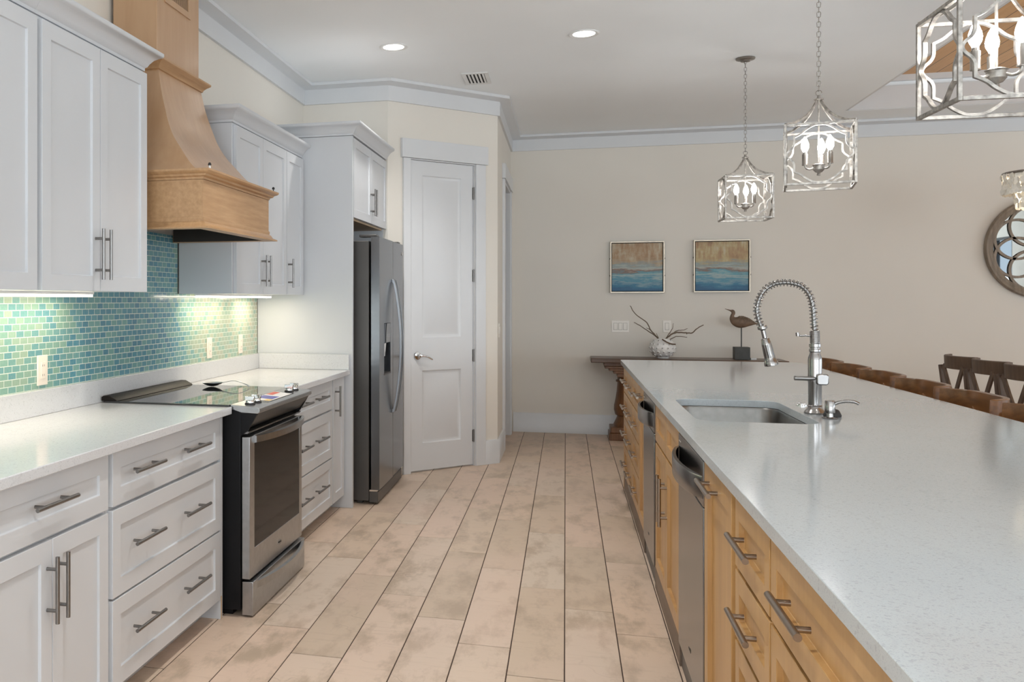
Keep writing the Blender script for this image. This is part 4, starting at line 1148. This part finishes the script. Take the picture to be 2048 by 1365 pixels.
for xx in (3.13, 3.96):
    for yy in (4.12, 7.08):
        bm = B(); box(bm, xx - .045, xx + .045, yy - .045, yy + .045, 0, .7095); obj('leg', bm, MT['walnut'], tb, bev=.005)

# ------------------------------------------------------------------ console table and its ornaments
TZ_ = .795
co = thing('console_table', 'dark walnut console table with turned pedestal legs at the back wall', 'table', (1.1, 9.62, 0))
bm = B(); box(bm, .236, 1.98, 9.42, 9.83, .752, TZ_); obj('tabletop', bm, MT['walnut_top'], co, bev=.006)
bm = B(); box(bm, .36, 1.86, 9.50, 9.76, .715, .7515); obj('apron', bm, MT['walnut'], co, bev=.003)
for cx in (.592, 1.62):
    bm = B(); box(bm, cx - .185, cx + .185, 9.46, 9.78, 0, .07); box(bm, cx - .175, cx + .175, 9.47, 9.77, .0705, .125); lg = obj('foot', bm, MT['walnut'], co, bev=.006)
    bm = B(); lathe(bm, [(0, .1255), (.145, .1255), (.14, .15), (.115, .20), (.105, .225), (.125, .24), (.137, .29), (.135, .33), (.122, .39), (.110, .47), (.105, .53), (.103, .555), (.118, .56), (.118, .575), (.103, .58), (.105, .61), (0, .61)], (cx, 9.62, 0), seg=26); obj('leg', bm, MT['walnut'], co)
    bm = B()
    for a, z0, z1 in ((.108, .6105, .645), (.145, .6455, .67), (.185, .6705, .692), (.225, .6925, .7145)): box(bm, cx - a, cx + a, 9.62 - min(a, .125), 9.62 + min(a, .125), z0, z1)
    obj('corbel', bm, MT['walnut'], co, bev=.003)
# vase
VX, VZ, VR = .905, .893, .118
va = thing('vase', 'round white studded ceramic vase holding driftwood', 'vase', (VX, 9.62, TZ_))
prof = [(0, TZ_ + .0005), (.055, TZ_ + .0005)] + [(VR * math.cos(a), VZ + .098 * math.sin(a)) for a in [rad(q) for q in (-60, -45, -30, -15, 0, 15, 30, 45, 58, 66)]] + [(.044, VZ + .092), (.040, VZ + .086), (.075, VZ + .05), (.08, VZ), (.04, VZ - .07), (0, VZ - .075)]
bm = B(); lathe(bm, prof, (VX, 9.62, 0), seg=32); obj('body', bm, MT['ceramic'], va)
bm = B(); bm2 = B(); rr = random.Random(2)
for row, el in enumerate((-42, -20, 2, 24, 46)):
    k = (10, 14, 15, 14, 9)[row]
    for i in range(k):
        az = 2 * PI * (i + .5 * (row % 2)) / k; e = rad(el)
        n = Vector((math.cos(e) * math.cos(az), math.cos(e) * math.sin(az), math.sin(e)))
        c = Vector((VX + VR * n.x, 9.62 + VR * n.y, VZ + .098 * n.z))
        ro = Vector((0, 0, 1)).rotation_difference(n).to_matrix()
        lathe(bm, [(.014, -.004), (.010, .003), (.006, .006), (0, .0065)], c, seg=10, mat=ro)
        lathe(bm2, [(.0042, .0055), (.0042, .0076), (0, .0078)], c, seg=8, mat=ro)
s1 = obj('studs', bm, MT['ceramic'], va); s1['kind'] = 'stuff'
s2 = obj('stud_tips', bm2, MT['dot'], va); s2['kind'] = 'stuff'
bm = B(); tube(bm, bez([(VX - .012, 9.525, VZ + .088), (VX + .02, 9.505, VZ + .066), (VX + .06, 9.50, VZ + .048), (VX + .095, 9.53, VZ + .042), (VX + .108, 9.56, VZ + .04)], 6), .0065, 8); obj('cord', bm, MT['rope'], va)
def branch(label, paths):
    r = thing('driftwood_branch', label, 'branch', (VX, 9.62, VZ + .02), group='driftwood branches in the white vase')
    for i, (pts, r0, r1, dy) in enumerate(paths):
        P3 = bez([(x, 9.62 + dy * k / (len(pts) - 1), z) for k, (x, z) in enumerate(pts)], 5); n = len(P3)
        bm = B(); rn = random.Random(i + len(label))
        tube(bm, [p + Vector((rn.uniform(-.002, .002), rn.uniform(-.002, .002), rn.uniform(-.002, .002))) for p in P3], [r0 + (r1 - r0) * k / (n - 1) for k in range(n)], 8)
        obj('stem' if i == 0 else 'twig', bm, MT['drift'], r)
branch('tallest driftwood branch leaning left out of the white vase', [([(.895, .925), (.868, .98), (.796, 1.065), (.756, 1.141), (.655, 1.222), (.606, 1.303)], .007, .0035, -.03), ([(.796, 1.065), (.756, 1.09)], .0045, .002, -.01)])
branch('shorter driftwood branch reaching left below the tallest one', [([(.892, .93), (.852, .997), (.74, 1.081), (.646, 1.14)], .006, .0032, .03), ([(.872, .98), (.848, 1.035)], .004, .002, .02)])
branch('short upright driftwood twig standing out of the white vase', [([(.917, .93), (.932, .981), (.968, 1.041), (.992, 1.083), (1.0, 1.134)], .006, .002, -.02)])
branch('long driftwood branch reaching farthest right out of the white vase', [([(.921, .93), (.94, .985), (1.012, 1.041), (1.115, 1.042), (1.17, 1.043), (1.209, 1.085), (1.268, 1.119)], .0085, .004, -.04), ([(.985, 1.022), (1.036, 1.062), (1.091, 1.067), (1.131, 1.086)], .005, .002, .0), ([(1.115, 1.042), (1.125, 1.028)], .005, .003, 0)])
branch('low driftwood branch curving right just above the vase rim', [([(.924, .93), (.98, .981), (1.044, 1.007), (1.131, .997)], .005, .003, .03)])
# bird
BX = 1.607
bi = thing('bird_sculpture', 'carved brown shorebird on a rod and dark block', 'sculpture', (BX, 9.62, TZ_))
bm = B(); box(bm, BX - .067, BX + .067, 9.56, 9.68, TZ_ + .0005, .912); obj('base_block', bm, MT['slate'], bi, bev=.002)
bm = B(); cyl(bm, (BX, 9.62, .9125), (BX, 9.62, 1.112), .0055, 10); obj('rod', bm, MT['slate'], bi)
spn = [((1.463, 1.275), .002), ((1.488, 1.266), .004), ((1.512, 1.257), .008), ((1.530, 1.250), .017), ((1.537, 1.232), .0165), ((1.527, 1.208), .0165), ((1.530, 1.182), .028), ((1.552, 1.160), .044), ((1.585, 1.150), .055), ((1.620, 1.149), .055), ((1.660, 1.147), .043), ((1.695, 1.141), .026), ((1.722, 1.137), .012), ((1.748, 1.132), .005)]
pts = bez([(p[0], p[1], q) for p, q in spn], 4)
bm = B(); tube(bm, [(p.x, 9.62, p.y) for p in pts], [max(.0015, p.z) for p in pts], 16, up=(0, 1, 0))
for v in bm.verts: v.co.y = 9.62 + (v.co.y - 9.62) * .72
obj('body', bm, MT['birdwood'], bi)
bm = B(); rr = random.Random(5)
for i in range(230):
    t = rr.random(); a = rr.uniform(-1.25, 1.25); k = 8 + t * 3.9; j = int(k); q = k - j
    c = Vector((spn[j][0][0], spn[j][0][1])).lerp(Vector((spn[j + 1][0][0], spn[j + 1][0][1])), q) if j + 1 < len(spn) else Vector(spn[j][0])
    ra = spn[j][1] * (1 - q) + spn[min(j + 1, len(spn) - 1)][1] * q
    ball(bm, (c.x, 9.62 - math.cos(a) * ra * .72 * (1 if i % 2 else -1), c.y + math.sin(a + .35) * ra), .0042, 1.3, .6, 1, 6, 4)
f_ = obj('carved_feathers', bm, MT['drift'], bi); f_['kind'] = 'stuff'
bm = B(); box(bm, 1.682, 1.732, 9.57, 9.61, TZ_ + .0005, .812)
single('small_box', 'little white box on the console table beside the bird', 'box', bm, MT['white_plastic'], (1.707, 9.59, TZ_), bev=.002)

# ------------------------------------------------------------------ on the back wall
def picture(label, cx, cz, w, art):
    r = thing('painting', label, 'painting', (cx, BACK_Y - .02, cz - w / 2), group='pair of seascape paintings')
    h = w / 2; y0, y1 = 9.838, 9.8785
    bm = B()
    for q in ((cx - h, cx + h, cz - h, cz - h + .011), (cx - h, cx + h, cz + h - .011, cz + h), (cx - h, cx - h + .011, cz - h + .011, cz + h - .011), (cx + h - .011, cx + h, cz - h + .011, cz + h - .011)):
        box(bm, q[0], q[1], y0, y1, q[2], q[3])
    fo = obj('frame', bm, MT['frame_champ'], r, bev=.001)
    bm = B(); box(bm, cx - h + .018, cx + h - .018, 9.848, 9.872, cz - h + .018, cz + h - .018); obj('canvas', bm, art, r)
    bm = B(); box(bm, cx - h + .0112, cx + h - .0112, 9.8725, 9.8785, cz - h + .0112, cz + h - .0112); obj('backing', bm, MT['blackmatte'], r)
    for sx in (-1, 1):
        for dz in (-.085, .085):
            bm = B(); box(bm, cx + sx * (h + .002) - .004, cx + sx * (h + .002) + .004, 9.845, 9.853, cz + dz - .007, cz + dz + .007); obj('corner_clip', bm, MT['dot'], r)
picture('square blue and tan abstract seascape painting on the left', .688, 1.686, .512, MT['art1'])
picture('square turquoise and ochre abstract seascape painting on the right', 1.469, 1.690, .512, MT['art2'])
def switch(label, cx, cz, n, mp, fr='W'):
    r = thing('light_switch', label, 'light switch', mp(cx, cz - .06, 0), fr)
    hw = .0375 + .0225 * (n - 1) * 1.02
    bm = B(); box(bm, cx - hw, cx + hw, cz - .0585, cz + .0585, .001, .007, mp); obj('plate', bm, MT['plate_w'], r, bev=.002)
    for i in range(n):
        c = cx + (i - (n - 1) / 2) * .046
        bm = B(); box(bm, c - .019, c + .019, cz - .0355, cz + .0355, .00705, .0074, mp); obj('rocker_gap', bm, MT['rocker_gap'], r)
        bm = B(); prism(bm, [(.0075, cz - .033), (.0105, cz - .033), (.0135, cz + .033), (.0075, cz + .033)], c - .0165, c + .0165, lambda a, b_, h: mp(h, b_, a)); obj('rocker', bm, MT['plate_w'], r, bev=.001)
MB = lambda u, v, w: (u, BACK_Y - w, v)
switch('three-rocker light switch plate on the back wall below the left painting', .53, 1.092, 3, MB)
switch('single-rocker light switch plate on the back wall behind the driftwood', .97, 1.095, 1, MB)
switch('single light switch on the short hall wall, seen edge-on', 8.05, 1.10, 1, lambda u, v, w: (-.548 + w, u, v))
# round mirror
MX, MZ, MR = 4.146, 1.826, .458
mi = thing('round_mirror', 'round wood-framed mirror with interlaced petal tracery', 'mirror', (MX, BACK_Y - .02, MZ - MR))
bm = B(); lathe(bm, [(0, 0), (MR - .03, 0), (MR - .03, -.008), (0, -.008)], (MX, BACK_Y - .012, MZ), 'Y', 64); obj('mirror_glass', bm, MT['mirror'], mi)
bm = B(); lathe(bm, [(MR - .066, -.002), (MR - .066, -.022), (MR - .05, -.034), (MR - .034, -.030), (MR - .024, -.040), (MR - .008, -.036), (MR, -.02), (MR, .008), (MR - .029, .008), (MR - .029, -.002), (MR - .066, -.002)], (MX, BACK_Y - .0215, MZ), 'Y', 72, caps=False); obj('frame', bm, MT['mirror_frame'], mi)
bm = B()
for k in range(8):
    a = 2 * PI * (k + .5) / 8; cx, cz_ = MX + .215 * math.cos(a), MZ + .215 * math.sin(a)
    pts = [Vector((cx + .178 * math.cos(2 * PI * i / 40), BACK_Y - .031 - .002 * (k % 2), cz_ + .178 * math.sin(2 * PI * i / 40))) for i in range(40)]
    bar(bm, pts, .022, .014, (0, 1, 0), closed=True)
obj('tracery', bm, MT['mirror_frame'], mi)

# ------------------------------------------------------------------ shell chandelier
HX, HYY, HZ = 3.22, 7.60, 2.245
sc_ = thing('shell_chandelier', 'tiered capiz shell chandelier in front of the mirror', 'chandelier', (HX, HYY, HZ - .4))
bm = B(); torus(bm, (HX, HYY, HZ), .245, .009, None, 48, 8); torus(bm, (HX, HYY, HZ - .10), .17, .006, None, 40, 8)
for a in (0, PI / 2): tube(bm, [(HX - .245 * math.cos(a), HYY - .245 * math.sin(a), HZ), (HX + .245 * math.cos(a), HYY + .245 * math.sin(a), HZ)], .005, 8)
tube(bm, [(HX, HYY, HZ), (HX, HYY, HZ - .10)], .006, 8); tube(bm, [(HX - .17, HYY, HZ - .10), (HX + .17, HYY, HZ - .10)], .004, 8)
obj('ring_frame', bm, MT['pewter'], sc_)
bm = B(); rr = random.Random(9)
def shells(R, n, z0, count):
    for i in range(n):
        a = 2 * PI * i / n
        for k in range(count):
            b_ = a + rr.uniform(-.03, .03); R2 = R + rr.uniform(-.006, .01)
            c = Vector((HX + R2 * math.cos(b_), HYY + R2 * math.sin(b_), z0 - .024 - k * .034 + rr.uniform(-.004, .004)))
            nrm = Vector((math.cos(b_ + rr.uniform(-.5, .5)), math.sin(b_ + rr.uniform(-.5, .5)), rr.uniform(-.25, .25)))
            ro = Vector((0, 0, 1)).rotation_difference(nrm).to_matrix()
            lathe(bm, [(0, -.0006), (.022, -.0006), (.022, .0006), (0, .0006)], c, seg=10, mat=ro)
shells(.245, 62, HZ, 4); shells(.17, 44, HZ - .1, 4); shells(.09, 22, HZ - .17, 5)
s_ = obj('shell_strands', bm, MT['shell'], sc_); s_['kind'] = 'stuff'

_l = bpy.data.lights.new('chandelier_bulb', 'POINT'); _l.energy = 5; _l.shadow_soft_size = .03; _l.color = (1, .92, .8)
_o = bpy.data.objects.new('chandelier_bulb', _l); COL.objects.link(_o); _o.parent = sc_; _o.location = (0, 0, .27)
def chain(bm, x, y, z0, z1, L=.030, w=.0085, r=.0016):
    n = max(2, int((z1 - z0) / (L * .80))); st = (z1 - z0) / n
    for i in range(n):
        c = Vector((x, y, z0 + st * (i + .5))); h = L / 2 - w
        pts = []
        for k in range(12):
            a = 2 * PI * k / 12; u = w * math.cos(a); v = w * math.sin(a) + (h if math.sin(a) >= 0 else -h)
            pts.append(c + (Vector((u, 0, v)) if i % 2 else Vector((0, u, v))))
        tube(bm, pts, r, 6, closed=True)
bm = B(); chain(bm, HX, HYY, HZ + .01, TZ - .03, .05, .012, .003); obj('chain', bm, MT['pewter'], sc_)
bm = B(); lathe(bm, [(0, TZ - .0005), (.065, TZ - .0005), (.065, TZ - .01), (.02, TZ - .03), (0, TZ - .03)], (HX, HYY, 0)); obj('canopy', bm, MT['pewter'], sc_)

# ------------------------------------------------------------------ lantern pendants (origin at the cage bottom)
def pendant():
    o = thing('lantern_pendant', 'tmp', 'pendant light', (0, 0, 0), group='lantern pendants above the island')
    S = MT['silverleaf']; a = .150; hgt = .30; t = .0115; apex = .43
    top = CEIL - 1.917
    bm = B()
    for sx in (-1, 1):
        for sy in (-1, 1): box(bm, sx * a - t / 2, sx * a + t / 2, sy * a - t / 2, sy * a + t / 2, 0, hgt)
    for z in (0, hgt - t):
        for s in (-1, 1):
            box(bm, -a + t / 2, a - t / 2, s * a - t / 2, s * a + t / 2, z, z + t); box(bm, s * a - t / 2, s * a + t / 2, -a + t / 2, a - t / 2, z, z + t)
    obj('cage', bm, S, o, bev=.001)
    for sx in (-1, 1):
        for sy in (-1, 1):
            bm = B(); pr = bez([(a, a, hgt), (a * .72, a * .72, hgt + .012), (a * .42, a * .42, hgt + .042), (a * .20, a * .20, hgt + .085), (.008, .008, apex)], 5)
            bar(bm, [(p.x * sx, p.y * sy, p.z) for p in pr], .011, .006, (sx, -sy, 0)); obj('roof_arm', bm, S, o)
    # interlaced strap on each face: ogee head and foot, sides kicking out to the corner post
    hh = hgt / 2; sh = a * .74
    half = [(0, hh - .010), (.027, hh - .013), (.058, hh - .030), (.084, hh - .052), (sh, hh - .066)]
    V3 = lambda l: [(x, z, 0) for x, z in l]
    half = [(p.x, p.y) for p in bez(V3(half), 4)]
    bump_ = [(p.x, p.y) for p in bez(V3([(sh, .062), (sh + .001, .046), (sh + .009, .030), (a - .013, .014), (a - .007, 0), (a - .013, -.014), (sh + .009, -.030), (sh + .001, -.046), (sh, -.062)]), 4)]
    loop = half + bump_ + [(x, -z) for x, z in half[::-1]]
    loop = loop + [(-x, z) for x, z in loop[::-1]][1:-1]
    for k in range(4):
        R = Matrix.Rotation(k * PI / 2, 4, 'Z')
        bm = B(); bar(bm, [R @ Vector((x, -a + .004, hh + z)) for x, z in loop], .0085, .012, R @ Vector((0, 1, 0)), closed=True)
        obj('face_strap', bm, S, o)
    bm = B(); tube(bm, [(0, 0, .10), (0, 0, apex + .01)], .0042, 10); lathe(bm, [(.004, apex), (.022, apex + .004), (.022, apex + .008), (.009, apex + .013), (.007, apex + .026), (0, apex + .028)], seg=16); obj('center_rod', bm, S, o)
    bm = B(); lathe(bm, [(0, .058), (.009, .060), (.009, .068), (.006, .072), (.016, .076), (.026, .088), (.026, .108), (.030, .112), (.016, .118), (0, .12)], seg=20); obj('hub', bm, S, o)
    for k in range(3):
        R = Matrix.Rotation(rad(77) + k * 2 * PI / 3, 4, 'Z'); rc = .064
        bm = B(); tube(bm, [R @ v for v in bez([(.022, 0, .098), (.038, 0, .091), (.052, 0, .092), (.061, 0, .101), (rc, 0, .122)], 5)], .0048, 10)
        ar = obj('candle_arm', bm, S, o)
        c = R @ Vector((rc, 0, 0))
        bm = B(); lathe(bm, [(0, .110), (.0135, .110), (.014, .114), (.013, .116), (.013, .166), (.0095, .167), (.0095, .176), (0, .176)], (c.x, c.y, 0), seg=16); obj('candle_sleeve', bm, MT['pewter'], ar)
        bm = B(); lathe(bm, [(.008, .1765), (.010, .182), (.0165, .195), (.018, .208), (.0155, .222), (.010, .238), (.004, .249), (0, .253)], (c.x, c.y, 0), seg=16); obj('bulb', bm, MT['bulb'], ar)
    bm = B(); torus(bm, (0, 0, apex + .038), .013, .0022, Matrix.Rotation(PI / 2, 3, 'X'), 20, 7); chain(bm, 0, 0, apex + .048, top - .042); obj('chain', bm, MT['pewter'], o)
    bm = B(); lathe(bm, [(0, top - .0005), (.062, top - .0005), (.064, top - .006), (.060, top - .012), (.035, top - .018), (.030, top - .026), (.008, top - .03), (.006, top - .042), (0, top - .042)], seg=28); obj('canopy', bm, MT['pewter'], o)
    return o
PD = pendant()
PL = ['silver lantern pendant farthest from the camera, its ceiling canopy in view', 'silver lantern pendant in the middle of the three', 'silver lantern pendant nearest the camera, cut by the top right corner']
for i, (yy, rz) in enumerate(((7.09, 0), (5.13, -11), (3.15, 1))):
    mtx = Matrix.Translation((1.21, yy, 1.917)) @ Matrix.Rotation(rad(rz), 4, 'Z')
    if i == 0: PD.matrix_world = mtx; PD['label'] = PL[0]
    else: dup(PD, PL[i], matrix=mtx)

# ------------------------------------------------------------------ ceiling fixtures
def downlight(label, x, y, watt=50, cone=130):
    r = thing('recessed_downlight', label, 'ceiling light', (x, y, CEIL - .01), group='recessed ceiling downlights')
    bm = B(); lathe(bm, [(.068, -.0005), (.095, -.0005), (.095, -.004), (.088, -.008), (.070, -.004), (.068, -.0005)], (x, y, CEIL), seg=36, caps=False); obj('trim_ring', bm, MT['white_plastic'], r)
    bm = B(); lathe(bm, [(0, -.0006), (.0675, -.0006), (.0675, -.003), (0, -.003)], (x, y, CEIL), seg=32); obj('lens', bm, MT['lens'], r)
    l = bpy.data.lights.new('downlight_beam', 'SPOT'); l.energy = watt; l.spot_size = rad(cone); l.spot_blend = .8; l.shadow_soft_size = .06; l.color = (1, .97, .93)
    o = bpy.data.objects.new('downlight_beam', l); COL.objects.link(o); o.parent = r; o.location = (0, 0, -.012)
downlight('lit recessed ceiling light on the left, above the pantry door side', -1.107, 6.16)
downlight('lit recessed ceiling light on the right, nearer the island', .112, 6.168)
downlight('unseen recessed light added over the range aisle to brighten the floor', -.50, 3.75, 95, 105)  # extra lamp, added to light the floor and base cabinets
downlight('unseen recessed light added over the camera to brighten the floor', -.50, 1.35, 95, 105)  # second added lamp, out of view, for more light on the floor
vt = thing('ceiling_vent', 'white ceiling air vent with dark slots near the pantry corner', 'vent', (-.65, 7.19, CEIL - .01))
X0, X1, Y0, Y1 = -.75, -.555, 7.01, 7.38
bm = B()
for q in ((X0, X1, Y0, Y0 + .032), (X0, X1, Y1 - .032, Y1), (X0, X0 + .03, Y0 + .032, Y1 - .032), (X1 - .03, X1, Y0 + .032, Y1 - .032)): box(bm, *q, CEIL - .008, CEIL - .0005)
obj('frame', bm, MT['white_plastic'], vt, bev=.002)
bm = B(); box(bm, X0 + .03, X1 - .03, Y0 + .032, Y1 - .032, CEIL - .0015, CEIL - .0005); obj('opening', bm, MT['vent_dark'], vt)
for k in range(5):
    x = X0 + .042 + k * .0265
    bm = B(); prism(bm, [(x, CEIL - .009), (x + .013, CEIL - .005), (x + .013, CEIL - .0035), (x, CEIL - .0075)], Y0 + .033, Y1 - .033, XZY); obj('louver', bm, MT['white_plastic'], vt)
